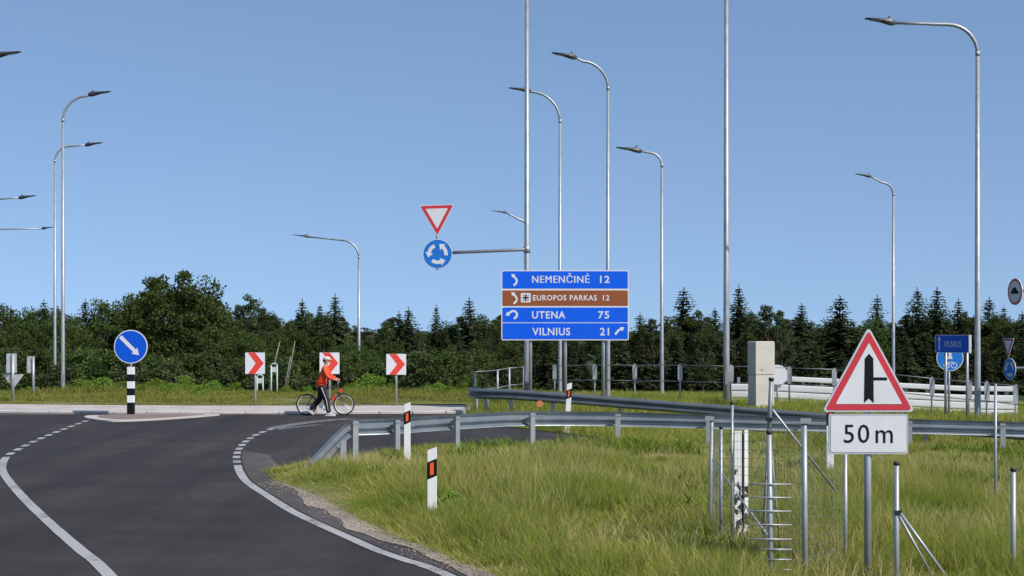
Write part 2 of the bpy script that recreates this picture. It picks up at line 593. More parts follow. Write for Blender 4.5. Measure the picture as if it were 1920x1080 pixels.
grass_edge = catmull([(13, -16), (8.2, -4), (2.15, 10.5), gp(898, 1069), gp(820, 1036), gp(743, 1007), gp(660, 967), gp(601, 934), gp(560, 918), gp(527, 905), gp(512, 891)], 6)
nose_back = catmull([(-4.33, 28.6), (-4.2, 29.6), (-3.75, 30.9), (-3.0, 32.3), (-1.4, 34.2), (0.4, 35.3), (2.3, 35.7), (5, 35.6), (12, 35.2), (22, 34.8), (45, 34.6)], 6)
slip_far = catmull([(-1.25, 49.0), (-1.3, 46.8), (-1.0, 44.2), (-0.28, 41.8), (1.3, 40.2), (3.2, 39.2), (7, 38.6), (12, 38.3), (22, 37.9), (45, 37.6)], 6)

road_poly = [(-60, -16)] + [(13, -16)] + grass_edge[1:] + nose_back + slip_far[::-1] + [(-1.2, 51), (-60, 70)]
road = sheet('road', road_poly, lambda x, y: G(x, y) if (y > 34 and x > -1.5 and y < 46) else (0.0 if x <= 0 else (G(x, y) if y > 30 else 0.0)), M['asphalt'], 2.0)
verge_poly = grass_edge + nose_back + [(45, -16)]
def zverge(x, y):
    # low swell of the verge, meeting the asphalt at its rim
    d = min((x - a) ** 2 + (y - b) ** 2 for a, b in VERGE_RIM)
    k = min(1.0, math.sqrt(d) / 1.2)
    return G(x, y) + 0.012 + 0.05 * k + 0.04 * k * math.sin(x * 1.3 + y * 0.9) + 0.13 * k * smooth(1.6, 3.4, x) * smooth(31, 33.5, y)
VERGE_RIM = grass_edge + nose_back
verge = sheet('grass_verge', verge_poly, zverge, M['soil'], 0.9)
bank_poly = slip_far + [(45, 66), (-0.9, 66), (-1.2, 51.2)]
def zbank(x, y):
    return G(x, y) + 0.02
bank = sheet('grass_bank', bank_poly, zbank, M['soil'], 1.2)

# sandy strip and worn asphalt between edge line and verge
right_line = catmull([(10.2, -10), (5.55, 0.5), (1.55, 10.4), gp(840, 1080), gp(775, 1056), gp(711, 1034), gp(659, 1011), gp(601, 985), gp(549, 960), gp(501, 930), gp(464, 905), gp(450, 886), gp(445, 871),
                      gp(443.5, 857), gp(448, 843), gp(460, 829), gp(480, 816), gp(512, 804), gp(560, 795), gp(620, 788), gp(660, 785.5)], 8)
left_line = catmull([(7.0, -10), (2.4, 0.3), (-1.2, 8.8), gp(205, 1080), gp(152, 1033), gp(96, 984), gp(46, 936), gp(14, 899), gp(4, 880), gp(7, 865), gp(17, 853),
                     gp(38, 841), gp(62, 829), gp(92, 816), gp(125, 803), gp(152, 793), gp(176, 785)], 8)

def ribbon(name, path, wdt, z, mat, parent, step=0.35, d0=0.0, d1=None):
    pts = [np.array(p, float) for p in path]
    L = [0.0]
    for a, b in zip(pts, pts[1:]):
        L.append(L[-1] + float(np.linalg.norm(b - a)))
    d1 = L[-1] if d1 is None else min(d1, L[-1])
    n = max(2, int((d1 - d0) / step) + 1)
    vs, fs = [], []
    for i in range(n):
        d = d0 + (d1 - d0) * i / (n - 1)
        p = np.array(sample(pts, L, d)); q = np.array(sample(pts, L, min(L[-1], d + 0.05))); o = np.array(sample(pts, L, max(0, d - 0.05)))
        t = q - o
        t /= max(1e-9, np.linalg.norm(t))
        nn = np.array((-t[1], t[0])) * wdt / 2
        jit = random.uniform(0.96, 1.04)
        vs += [(p[0] + nn[0] * jit, p[1] + nn[1] * jit, z), (p[0] - nn[0] * jit, p[1] - nn[1] * jit, z)]
        if i:
            fs.append((2 * i - 2, 2 * i - 1, 2 * i + 1, 2 * i))
    m = bpy.data.meshes.new(name)
    m.from_pydata(vs, [], fs)
    m.update()
    if m.polygons[0].normal.z < 0:
        m.flip_normals()
    m.materials.append(mat)
    return link(name, m, parent), L

def plen(path, target):
    """length along path up to the vertex closest to target"""
    best, bl, acc = 1e9, 0, 0
    for i, p in enumerate(path):
        if i:
            acc += math.dist(p, path[i - 1])
        d = math.dist(p, target)
        if d < best:
            best, bl = d, acc
    return bl

LW = 0.145
def solid_and_dash(path, brk, dash, gap, last):
    dB = plen(path, brk)
    ribbon('edge_line', path, LW, 0.008, M['paint'], road, 0.3, 0.0, dB)
    d = dB + gap
    dE = plen(path, last)
    while d < dE:
        ribbon('lane_dash', path, LW, 0.008, M['paint'], road, 0.2, d, d + dash)
        d += dash + gap
solid_and_dash(right_line, gp(447, 872), 0.62, 0.5, gp(505, 806))
solid_and_dash(left_line, gp(12, 858), 0.62, 0.55, gp(176, 785))
ribbon('scuffed_line', right_line, 0.45, 0.008, M['paint_faint'], road, 0.3, plen(right_line, gp(512, 804)))
ribbon('scuffed_line', [gp(520, 806), gp(560, 801), (gp(600, 797))], 0.22, 0.012, M['paint_faint'], road, 0.3)
ribbon('edge_line', [(-34, 47.6), (-20, 46.6), gp(0, 777), gp(140, 777)], 0.15, 0.008, M['paint'], road, 0.5)

def between(a, b):
    return list(a) + list(b)[::-1]
# worn shoulder between the edge line and the verge
iA = [i for i, p in enumerate(right_line) if 9 < p[1] < 33.5 and i < len(right_line) * 0.7]
sh_a = [(p[0] + 0.10, p[1] + 0.05) for p in [right_line[i] for i in iA]]
sh_b = [(p[0] + 0.15, p[1] + 0.1) for p in grass_edge if p[1] > 9] + [(-4.45, 30.2), (-4.9, 32.2)]
sh = sheet('worn_shoulder', between(sh_a, sh_b), lambda x, y: 0.004, M['shoulder'], 0.6)
# sandy gravel spilled along the verge rim
ge, _ = resample([p for p in grass_edge if 8 < p[1] < 26.5], 0.2)
gv_in, gv_out = [], []
for i, p in enumerate(ge):
    dl = min(math.dist(p, q) for q in right_line) - 0.16
    f = 0.66 + 0.20 * math.sin(i * 0.33) + 0.08 * math.sin(i * 0.9 + 1)
    if p[1] > 22.5:
        f *= max(0.1, 1 - (p[1] - 22.5) / 4)
    wv = max(0.03, min(dl, dl * f))
    gv_in.append((p[0] + 0.25, p[1] + 0.18))
    gv_out.append((p[0] - wv * 0.93, p[1] - wv * 0.36))
sheet('gravel_strip', between(gv_in, gv_out), lambda x, y: 0.012, M['gravel'], 0.4)

# loose pebbles along that rim
def pebbles(n, seed):
    rg = np.random.default_rng(seed)
    P = np.array(ge)
    k = rg.integers(0, len(P) - 1, n)
    t = rg.uniform(0, 1, n)[:, None]
    c = P[k] * (1 - t) + P[k + 1] * t
    off = rg.normal(-0.10, 0.14, n)
    c = c + np.stack([off * 0.93, off * 0.36], 1)
    r_ = rg.uniform(0.006, 0.017, n)
    base = np.array([(1, 0, 0), (0, 1, 0), (-1, 0, 0), (0, -1, 0), (0, 0, 0.7), (0, 0, -0.5)])
    V = base[None] * r_[:, None, None] * rg.uniform(.6, 1.3, (n, 6, 1))
    a = rg.uniform(0, 6.28, n)
    ca, sa = np.cos(a)[:, None], np.sin(a)[:, None]
    X = V[:, :, 0] * ca - V[:, :, 1] * sa; Y = V[:, :, 0] * sa + V[:, :, 1] * ca
    V = np.stack([X + c[:, :1], Y + c[:, 1:], V[:, :, 2] + 0.014 + r_[:, None] * .3], 2).reshape(-1, 3)
    F = np.array([(0, 1, 4), (1, 2, 4), (2, 3, 4), (3, 0, 4), (1, 0, 5), (2, 1, 5), (3, 2, 5), (0, 3, 5)])
    F = (np.arange(n) * 6)[:, None, None] + F[None]
    return V, [F.reshape(-1, 3)]
pv = pebbles(2600, 77)
struct(link('pebbles', mesh_np('pebbles', pv[0], pv[1], M['gravel'])), 'stuff')

# roundabout middle: kerb, apron, grassy mound
xs_arc = [-46 + i * 1.0 for i in range(48)]
apron_poly = [arc_pt(x, AR - 0.30) for x in xs_arc] + [arc_pt(x, AR - 3.4) for x in xs_arc[::-1]]
apron = sheet('apron', apron_poly, lambda x, y: 0.062 + 0.012 * max(0, y - 48), M['kerb'], 1.4)
kb = MB()
n_st = 0
kmesh = None
for i in range(47):
    a, b = arc_pt(-46 + i, AR - 0.14), arc_pt(-45 + i, AR - 0.14)
    L_ = math.dist(a, b)
    if kmesh is None:
        q = MB()
        prof = [(-0.15, -0.12), (0.15, -0.12), (0.15, 0.072), (-0.11, 0.080), (-0.15, 0.05)]
        q.loft([[(x, y, z) for y, z in prof] for x in (-0.488, 0.488)], s=False)
        kmesh = q.mesh('kerb_stone', M['kerb'])
    k_ = link('kerb_stone', kmesh, apron)
    k_.location = ((a[0] + b[0]) / 2, (a[1] + b[1]) / 2, random.uniform(-0.006, 0.006))
    k_.rotation_euler = (0, 0, math.atan2(b[1] - a[1], b[0] - a[0]))
island_poly = [arc_pt(x, AR - 3.3) for x in xs_arc] + [(-0.6, 66), (-46, 74)]
island = sheet('roundabout_grass', island_poly, lambda x, y: G(x, y) + 0.03, M['soil'], 1.3)

# small raised traffic island under the keep-right sign
sp = thing('traffic_island', 'low concrete traffic island with red paving under the keep-right sign', 'traffic island', (0, 0, 0))
isl = catmull([(-12.35, 46.5), (-12.15, 45.5), (-11.3, 44.1), (-10.7, 43.9), (-9.7, 44.9), (-8.7, 46.9), (-8.9, 47.4), (-10.4, 47.65), (-12.35, 46.5)], 5)[:-1]
MB().prismz(isl, -0.02, 0.04).build('kerb_rim', M['kerb'], sp)
cx_ = sum(p[0] for p in isl) / len(isl); cy_ = sum(p[1] for p in isl) / len(isl)
MB().prismz([(cx_ + (p[0] - cx_) * 0.80, cy_ + (p[1] - cy_) * 0.80 + .1) for p in isl], 0.01, 0.046).build('paving', M['paver'], sp)

# ------------------------------------------------------------------ grass
def tufts(poly, dens, zf, hf, blades, wdt, seed, spread=0.06, lean=0.35, xlim=None):
    rng = np.random.default_rng(seed)
    pa = np.array([p[:2] for p in poly])
    x0, y0 = pa.min(0); x1, y1 = pa.max(0)
    if xlim:
        x0, x1, y0, y1 = max(x0, xlim[0]), min(x1, xlim[1]), max(y0, xlim[2]), min(y1, xlim[3])
    n = int((x1 - x0) * (y1 - y0) * dens)
    p = np.stack([rng.uniform(x0, x1, n), rng.uniform(y0, y1, n)], 1)
    half = 0.335 * p[:, 1] + 2.5
    p = p[(np.abs(p[:, 0]) < half) & inside(p, pa)]
    h = hf(p[:, 0], p[:, 1], rng)
    keep = h > 0.02
    p, h = p[keep], h[keep]
    p = np.repeat(p, blades, 0); h = np.repeat(h, blades)
    m = len(p)
    h = h * rng.uniform(0.45, 1.15, m)
    off = rng.normal(0, spread, (m, 2))
    p = p + off
    z = np.array([zf(a, b) for a, b in p]) - 0.02
    az = rng.uniform(0, 2 * np.pi, m)
    ln = np.abs(rng.normal(0, lean, m)) * h
    dx, dy = np.cos(az) * ln + off[:, 0] * 1.2, np.sin(az) * ln + off[:, 1] * 1.2
    wa = rng.uniform(0, np.pi, m)
    ww = wdt * rng.uniform(0.6, 1.4, m)
    ux, uy = np.cos(wa) * ww / 2, np.sin(wa) * ww / 2
    V = np.zeros((m, 5, 3), np.float32)
    V[:, 0] = np.stack([p[:, 0] - ux, p[:, 1] - uy, z], 1)
    V[:, 1] = np.stack([p[:, 0] + ux, p[:, 1] + uy, z], 1)
    V[:, 2] = np.stack([p[:, 0] + ux * .75 + dx * .35, p[:, 1] + uy * .75 + dy * .35, z + h * .6], 1)
    V[:, 3] = np.stack([p[:, 0] - ux * .75 + dx * .35, p[:, 1] - uy * .75 + dy * .35, z + h * .6], 1)
    V[:, 4] = np.stack([p[:, 0] + dx, p[:, 1] + dy, z + h], 1)
    b = (np.arange(m) * 5)[:, None]
    return V.reshape(-1, 3), [b + np.array([[0, 1, 2, 3]]), b + np.array([[3, 2, 4]])]

def vnoise(x, y, s, seed=0):
    """cheap smooth noise"""
    r_ = np.random.default_rng(seed)
    v = np.zeros_like(x)
    for k in range(6):
        a = r_.uniform(0, 6.28); f = s * r_.uniform(0.5, 1.8); ph = r_.uniform(0, 6.28)
        v += np.sin((x * np.cos(a) + y * np.sin(a)) * f + ph)
    return v / 6 + 0.5

RIMA = np.array(VERGE_RIM)
def rimdist(x, y):
    d = np.full(len(x), 1e9)
    for a, b in RIMA:
        d = np.minimum(d, (x - a) ** 2 + (y - b) ** 2)
    return np.sqrt(d)
_zc = {}
def zverge_fast(x, y):
    k = (round(x * 3), round(y * 3))
    if k not in _zc:
        _zc[k] = zverge(k[0] / 3, k[1] / 3)
    return _zc[k]
def h_verge(x, y, rng):
    e = np.clip(rimdist(x, y) / 1.0, 0.15, 1)
    front = np.clip((31.0 - y) / 5.0, 0, 1) * 0.55 + 0.45
    hh = (0.17 + 0.36 * vnoise(x, y, 1.5, 3)) * e * front * np.where((x < -2.6) & (y > 27.5), 0.55, 1)
    dry = np.clip(1 - np.abs(y - 31.2 - 0.06 * x) / 1.0, 0, 1) * (x > -1.5)
    hh *= np.where(vnoise(x, y, 2.6, 9) + 0.42 * dry > 0.88, 0.38, 1)
    return hh
def grass_obj(name, data, mat):
    o = link(name, mesh_np(name, data[0], data[1], mat))
    o['kind'] = 'stuff'
    return o
grass_obj('meadow_grass', tufts(verge_poly, 190, zverge_fast, h_verge, 9, 0.009, 1, xlim=(-5, 14, 13.5, 24)), M['grass'])
grass_obj('meadow_grass', tufts(verge_poly, 105, zverge_fast, h_verge, 9, 0.012, 2, xlim=(-5, 18, 24, 36)), M['grass'])
def h_stalk(x, y, rng):
    return np.where(vnoise(x, y, 1.9, 13) > 0.38, (0.32 + 0.32 * vnoise(x, y, 1.5, 3)), 0) * np.clip(rimdist(x, y) / 1.5, 0.2, 1) * (np.clip((31.5 - y) / 5.0, 0, 1) * 0.5 + 0.5)
def h_weed(x, y, rng):
    return np.where(vnoise(x, y, 2.3, 21) > 0.66, 0.16 + 0.2 * vnoise(x, y, 3.0, 22), 0) * np.clip(rimdist(x, y) / 1.2, 0.2, 1)
grass_obj('weed_leaves', tufts(verge_poly, 16, zverge_fast, h_weed, 12, 0.028, 14, spread=0.07, lean=0.6, xlim=(-5, 16, 13.5, 34)), M['weed'])
grass_obj('grass_stalks', tufts(verge_poly, 46, zverge_fast, h_stalk, 4, 0.006, 12, spread=0.12, lean=0.22, xlim=(-5, 16, 13.5, 34)), M['stalk'])
def h_bank(x, y, rng):
    return (0.14 + 0.22 * vnoise(x, y, 1.1, 5))
grass_obj('bank_grass', tufts(bank_poly, 34, zbank, h_bank, 8, 0.018, 3, spread=0.09, xlim=(-2, 22, 36, 60)), M['grass'])
def h_isl(x, y, rng):
    d = y - 51.6
    return (0.10 + 0.30 * vnoise(x, y, 0.9, 6)) * np.clip(d / 2.0, 0.25, 1) * 0.62 + 0.16 * np.clip((y - 56) / 3, 0, 1) * np.clip(vnoise(x, y, 0.7, 8) * 2 - .6, 0, 1.3)
grass_obj('island_grass_blades', tufts(island_poly, 26, lambda a, b: G(a, b) + 0.03, h_isl, 8, 0.024, 4, spread=0.1, xlim=(-30, 0, 51, 66)), M['grass_far'])

# ------------------------------------------------------------------ trees
def kites(mb_v, mb_f, p, d, side, ln, wd):
    b = len(mb_v)
    mb_v += [p, p + d * ln * .45 + side * wd, p + d * ln, p + d * ln * .45 - side * wd]
    mb_f.append((b, b + 1, b + 2, b + 3))

def spruce_meshes(H, Rr, seed, dens=1.0):
    rg = random.Random(seed)
    V, F = [], []
    z = 0.05 * H
    while z < H * 0.985:
        t = z / H
        L = Rr * (1 - t) ** 0.72 * (0.9 + 0.18 * math.sin(z * 2.3 + seed) + 0.1 * math.sin(z * 5.1 + seed))
        L = max(0.10, L)
        nb = max(5, int((13 - 7 * t) * dens))
        a0 = rg.uniform(0, 6.28)
        for k in range(nb):
            a = a0 + 6.28 * k / nb + rg.uniform(-.35, .35)
            l = L * rg.uniform(0.55, 1.18)
            el = 0.45 * t - 0.22 + rg.uniform(-.12, .12)
            h_ = Vector((math.cos(a), math.sin(a), 0))
            s_ = Vector((-math.sin(a), math.cos(a), 0))
            n = max(2, int(l / 0.26))
            for i in range(n):
                f = (i + 0.6) / n
                droop = -0.30 * l * f * f + (0.16 * l * max(0, f - 0.7))
                p = h_ * (l * f) + Vector((0, 0, z + math.sin(el) * l * f + droop))
                sz = (0.38 + 0.30 * (1 - f)) * (0.42 + 0.7 * (1 - t))
                for sd in (-1, 1):
                    d = (h_ * rg.uniform(.25, .9) + s_ * sd * rg.uniform(.4, 1.0) + Vector((0, 0, rg.uniform(-.55, .1)))).normalized()
                    nrm = Vector((rg.uniform(-.5, .5), rg.uniform(-.5, .5), 1)).normalized()
                    kites(V, F, p, d, d.cross(nrm).normalized(), sz * rg.uniform(.8, 1.5), sz * rg.uniform(.26, .46))
                if rg.random() < .5:
                    d = Vector((rg.uniform(-.3, .3), rg.uniform(-.3, .3), -1)).normalized()
                    kites(V, F, p, d, s_, sz * rg.uniform(.7, 1.2), sz * .36)
        z += H * 0.026 * rg.uniform(.8, 1.2)
    for i in range(14):
        zz = H * (0.95 + 0.06 * i / 14)
        a = rg.uniform(0, 6.28)
        d = Vector((math.cos(a) * .6, math.sin(a) * .6, .7)).normalized()
        kites(V, F, Vector((0, 0, zz)), d, d.cross(Vector((0, 0, 1))).normalized(), 0.16, .04)
    c = bpy.data.meshes.new('crown')
    c.from_pydata([tuple(v) for v in V], [], F)
    c.update()
    c.materials.append(M['spruce'])
    tm = MB().tube([(0, 0, -0.4), (0.02, 0, H * .3), (0, 0.03, H * .7), (0, 0, H * 1.01)], [H * .016, H * .013, H * .007, 0.008], 6).mesh('trunk', M['bark'])
    return c, tm

def leafy_meshes(H, Wd, seed, nclump=46, nleaf=150, leaf=0.16, mat='broad', low=0.12, bark='bark', flat=1.0, shape=1.0):
    rg = np.random.default_rng(seed)
    cent, rad = [], []
    for k in range(nclump):
        for _ in range(20):
            u = rg.uniform(-1, 1, 3)
            if np.dot(u, u) < 1:
                break
        u = u / max(0.05, np.linalg.norm(u)) * rg.uniform(0.45, 1.0) ** 0.6
        zz = (u[2] + 1) / 2
        wz = (1 - 0.55 * abs(zz - 0.42) ** shape * 1.4) if shape != 2.0 else math.sqrt(max(0.05, 1 - (zz * 0.93) ** 2.6)) / max(0.3, math.sqrt(max(0.09, 1 - u[2] * u[2])))
        c = np.array([u[0] * Wd / 2 * wz, u[1] * Wd / 2 * wz, H * (low + (1 - low) * zz * 0.96)])
        cent.append(c)
        rad.append(rg.uniform(0.30, 0.62) * (Wd / 4.5) ** (0.5 if Wd > 1 else 0.85))
    cent = np.array(cent); rad = np.array(rad)
    P = np.repeat(cent, nleaf, 0)
    r_ = np.repeat(rad, nleaf)
    d = rg.normal(0, 1, (len(P), 3))
    d /= np.linalg.norm(d, axis=1)[:, None]
    rr = r_ * rg.uniform(0.25, 1.08, len(P)) ** 0.6
    d2 = d * np.array([1.1, 1.1, 0.75 * flat])
    P = P + d2 * rr[:, None]
    P[:, 2] = np.maximum(P[:, 2], 0.05)
    t = rg.normal(0, 1, (len(P), 3)) + d * 0.6
    t /= np.linalg.norm(t, axis=1)[:, None]
    s = np.cross(t, rg.normal(0, 1, (len(P), 3)))
    s /= np.linalg.norm(s, axis=1)[:, None]
    P[:, 2] *= H / np.quantile(P[:, 2], 0.997)
    ln = leaf * rg.uniform(.6, 1.4, len(P))
    V = np.stack([P, P + t * (ln * .5)[:, None] + s * (ln * .32)[:, None], P + t * ln[:, None], P + t * (ln * .5)[:, None] - s * (ln * .32)[:, None]], 1).reshape(-1, 3)
    F = (np.arange(len(P)) * 4)[:, None] + np.array([[0, 1, 2, 3]])
    crown = mesh_np('crown', V, [F], M[mat])
    tm = MB()
    top = (rg.uniform(-.03, .03) * H, rg.uniform(-.03, .03) * H, H * 0.8)
    tm.tube([(0, 0, -.4), (rg.uniform(-.015, .015) * H, 0, H * .3), top], [H * .02, H * .015, 0.003 * H], 6)
    for k in range(0, nclump, 3):
        c = cent[k]
        z0 = min(c[2] * 0.6, H * .6)
        tm.tube([(0, 0, z0), (c[0] * .5, c[1] * .5, (z0 + c[2]) / 2 + .1), tuple(c)], [H * .007, H * .005, .001 * H], 4)
    return crown, tm.mesh('trunk', M[bark])

SPR = [spruce_meshes(9.0, 3.3, 1), spruce_meshes(9.0, 2.8, 2), spruce_meshes(9.0, 3.7, 3), spruce_meshes(9.0, 2.5, 4), spruce_meshes(9.0, 3.1, 5)]
BRO = [leafy_meshes(7.0, 5.0, 21, 75, 150, .17, low=.03), leafy_meshes(7.0, 4.2, 22, 64, 150, .17, low=.03), leafy_meshes(7.0, 3.4, 23, 56, 150, .17, low=.03), leafy_meshes(7.0, 4.6, 24, 70, 150, .17, low=.03)]
BIG = leafy_meshes(8.0, 7.0, 31, 190, 170, 0.19, low=0.02, shape=2.0)
PIN = [leafy_meshes(8.5, 4.2, 41, 62, 150, 0.17, 'pine', 0.10, flat=0.8, shape=0.7), leafy_meshes(8.5, 3.6, 42, 54, 150, 0.17, 'pine', 0.12, flat=0.8, shape=0.7)]
SHR = [leafy_meshes(1.6, 2.2, 51, 22, 110, 0.11, 'weed', 0.0), leafy_meshes(1.6, 1.6, 52, 18, 110, 0.10, 'weed', 0.0)]
THK = [leafy_meshes(3.4, 3.6, 61, 50, 120, 0.16, 'broad', 0.0), leafy_meshes(3.4, 3.0, 62, 44, 120, 0.16, 'pine', 0.0)]

ZONES = [(140, 'near the paired lamp poles'), (460, 'behind the keep-right sign'), (800, 'behind the chevron boards'), (1200, 'behind the destination sign'), (1500, 'behind the concrete pillar and mast'), (9999, 'behind the warning triangle')]
def tree(kind, pair, H0, x, ytop, Y, label, cat, group=None, wide=1.0):
    if label.endswith('@'):
        zn = [b for a, b in ZONES if x < a][0]
        label = label[:-1] + zn
        group = group + ' ' + zn
    X = at(x, Y)
    z0 = G(X, Y) - 0.1
    h = zat(ytop, Y) - z0
    t = thing(kind, label, cat, (X, Y, z0), random.uniform(0, 6.28), group)
    k = h / H0
    t.scale = (k * wide, k * wide, k)
    link('trunk', pair[1], t)
    link('crown', pair[0], t)
    return t

# front spruces: photo x, top, width factor, label
SPRUCES = [
 (1200, 588, 1.0, 'spruce showing just right of the destination sign, lower than its neighbour'),
 (1282, 541, 1.05, 'broad tall spruce between the shorter lamp and the tall mast'),
 (1340, 578, .8, 'middling spruce just left of the tall mast'),
 (1385, 536, .9, 'tallest pointed spruce, just right of the tall mast'),
 (1503, 570, .9, 'spruce between concrete pillar and warning triangle'),
 (1575, 555, 1.05, 'broad spruce rising left of the warning triangle tip'),
 (1645, 555, .85, 'pointed spruce directly above the warning triangle'),
 (1720, 541, .8, 'slim spruce of a close pair left of the small blue direction sign'),
 (1757, 540, .95, 'fuller spruce of the close pair above the small blue direction sign'),
 (1797, 562, .8, 'slim spruce just left of the long-armed lamp'),
 (1855, 558, .8, 'slim spruce just right of the long-armed lamp'),
 (1882, 575, .75, 'small spruce above the small give-way triangle'),
 (1917, 585, .9, 'spruce under the round prohibition sign'),
 (567, 562, .85, 'spruce left of the middle chevron board, beside a loose pine'),
 (600, 571, .65, 'narrow spruce just above the person in orange'),
 (628, 552, .75, 'tallest spruce above the middle chevron board'),
 (748, 585, .7, 'slim left spruce of the pair above the third chevron board'),
 (766, 578, .85, 'fuller right spruce of the pair above the third chevron board'),
 (818, 573, .65, 'lone slim spruce under the blue roundabout sign'),
 (880, 560, .95, 'broad spruce just left of the destination sign'),
 (908, 598, .75, 'lower spruce tucked against the left edge of the destination sign'),
 (82, 563, .7, 'narrow spruce just left of the paired lamp poles'),
 (160, 562, .7, 'narrow spruce just right of the paired lamp poles'),
 (20, 575, .7, 'spruce above the grey back of the triangle sign'),
]
for i, (x, y, wd, lab) in enumerate(SPRUCES):
    tree('spruce_tree', SPR[i % 5], 9.0, x, y, random.uniform(108, 118) if x < 950 else random.uniform(116, 132), lab, 'spruce', 'pointed spruces of the forest edge', wide=wd * 1.45)
LS_R = ('dark lower spruce filling the gaps between the tall spruces beyond the railing', 'spruce', 'gap-filling spruces beyond the railing')
for i, (x, y, wd) in enumerate([(1960, 560, 1.0), (2010, 575, 1), (1240, 612, .9), (1310, 605, .9), (1360, 600, .9), (1415, 600, .9), (1540, 632, .95), (1610, 622, .9), (1690, 600, .9), (1780, 600, .9), (1825, 592, .9), (1895, 610, .9), (1480, 608, .9)]):
    tree('spruce_tree', SPR[(i + 1) % 5], 9.0, x, y, random.uniform(112, 124), *LS_R, wide=wd * 1.2)
LF = ('softer green rounded tree mixed among the spruces @', 'tree', 'rounded trees among the spruces')
for i, (x, y, wd) in enumerate([(1255, 596, 1.0), (1215, 612, 1.0), (1300, 585, 1.0), (1325, 600, 1.0), (1405, 592, 1.0), (1475, 600, 1.0), (1525, 606, 1.0), (1555, 612, 1.0), (1600, 606, 1.0), (1630, 600, 1.0), (1665, 604, 1.0), (1700, 592, 1.0), (1740, 590, 1.0), (1775, 592, 1.0), (1815, 588, 1.0), (1870, 592, 1.0), (1900, 600, 1.0), (1940, 596, 1)]):
    tree('rounded_tree', (PIN + BRO)[(i * 5) % 6], (8.5, 8.5, 7, 7, 7, 7)[(i * 5) % 6], x, y, random.uniform(120, 134), *LF, wide=wd * 1.1)
LS_M = ('dark lower spruce filling gaps behind the chevron boards', 'spruce', 'gap-filling spruces behind the chevron boards')
for i, (x, y, wd) in enumerate([(650, 606, .8), (735, 612, .8), (836, 612, .75), (935, 615, .9), (700, 642, .8), (585, 600, .8), (860, 615, .8)]):
    tree('spruce_tree', SPR[(i + 2) % 5], 9.0, x, y, random.uniform(108, 120), *LS_M, wide=wd)
tree('broadleaf_tree', BIG, 8.0, 335, 517, 92, 'broad round-crowned green tree, tallest and widest of the wood behind keep-right sign', 'tree', wide=1.0)
LB_L = ('bushy green broadleaf tree in the wood @', 'tree', 'broadleaf trees behind the roundabout')
for i, (x, y, wd) in enumerate([(-60, 580, 1), (5, 574, 1.0), (50, 588, .9), (125, 582, .9), (190, 566, .9), (240, 556, .8), (215, 600, .9), (415, 580, .8), (290, 570, .8), (445, 605, .8), (-20, 600, 1),
                                (30, 610, 1), (90, 605, 1), (140, 612, 1), (180, 618, 1), (265, 610, 1), (400, 615, 1), (470, 625, 1), (500, 632, .9), (70, 630, 1), (230, 630, 1), (430, 640, 1)]):
    tree('broadleaf_tree', BRO[i % 4], 7.0, x, y, random.uniform(94, 106) if i < 11 else random.uniform(86, 94), *LB_L, wide=wd)
for i, (x, y, wd, lab) in enumerate([(472, 556, 1.0, 'loose-crowned pine with twin tops above the first chevron board'), (450, 574, .8, 'lower pine leaning on the twin-topped pine'), (497, 580, .8, 'small pine right of the twin-topped pine'),
                                     (1440, 575, 1.0, 'round-topped pine behind the concrete pillar'), (1412, 588, .9, 'pine half hidden by the concrete pillar'), (1464, 585, .8, 'small pine right above the round sign back'),
                                     (545, 606, .9, 'loose pine above the leaning pale trunks'), (1225, 600, .9, 'pine behind the shorter lamp pole'), (1318, 590, .9, 'pine left of the tall mast')]):
    tree('pine_tree', PIN[i % 2], 8.5, x, y, random.uniform(104, 116), lab, 'pine', 'pines of the forest edge', wide=wd)
LQ3 = ('distant tree in the farthest forest row @', 'tree', 'farthest row of trees')
for i in range(44):
    tree('distant_tree', PIN[i % 2], 8.5, -110 + i * 50 + random.uniform(-10, 10), random.uniform(612, 624), random.uniform(172, 190), *LQ3, wide=2.3)
# second row and undergrowth
LQ2 = ('rounded half-hidden tree in the back row of forest @', 'tree', 'rounded trees in the back row')
LQ = ('half-hidden dark spruce in the back row of forest @', 'spruce', 'back row of the forest')
for i in range(60):
    x = -100 + i * 36 + random.uniform(-12, 12)
    yt = random.uniform(592, 622)
    if 665 < x < 735 or 778 < x < 812:
        yt = random.uniform(632, 642)
    if i % 3 == 0:
        tree('spruce_tree', SPR[i % 5], 9.0, x, yt - 8, random.uniform(136, 150), *LQ, wide=1.2)
    else:
        tree('back_row_tree', PIN[i % 2], 8.5, x, yt, random.uniform(132, 146), *LQ2, wide=1.7)
LG = ('soft green tree filling the skyline between the spruces @', 'tree', 'skyline trees')
for i, (x, y) in enumerate([(430, 592), (510, 592), (530, 600), (555, 592), (582, 588), (610, 590), (640, 596), (662, 612), (735, 604), (755, 600), (780, 620), (845, 606), (862, 596), (895, 592), (925, 596), (945, 600), (100, 582), (65, 580), (270, 548), (400, 560)]):
    k = (i * 5 + 1) % 6
    tree('skyline_tree', (PIN + BRO)[k], (8.5, 8.5, 7, 7, 7, 7)[k], x, y, random.uniform(116, 128), *LG, wide=1.0)
LB_M = ('rounded mid-green tree standing @', 'tree', 'broadleaf trees behind the chevron boards')
for i, (x, y) in enumerate([(520, 632), (560, 620), (605, 624), (650, 637), (690, 655), (740, 642), (790, 660), (850, 648), (900, 640), (950, 640), (580, 650), (630, 655), (720, 668), (830, 670), (770, 665), (880, 668)]):
    tree('broadleaf_tree', BRO[i % 4], 7.0, x, y, random.uniform(94, 104), *LB_M, wide=1.05)
LT2 = ('young dark spruce at the foot of the forest @', 'spruce', 'young spruces beyond the railing')
LT1 = ('leafy dark thicket along the foot of the wood @', 'bush', 'thickets at the forest foot')
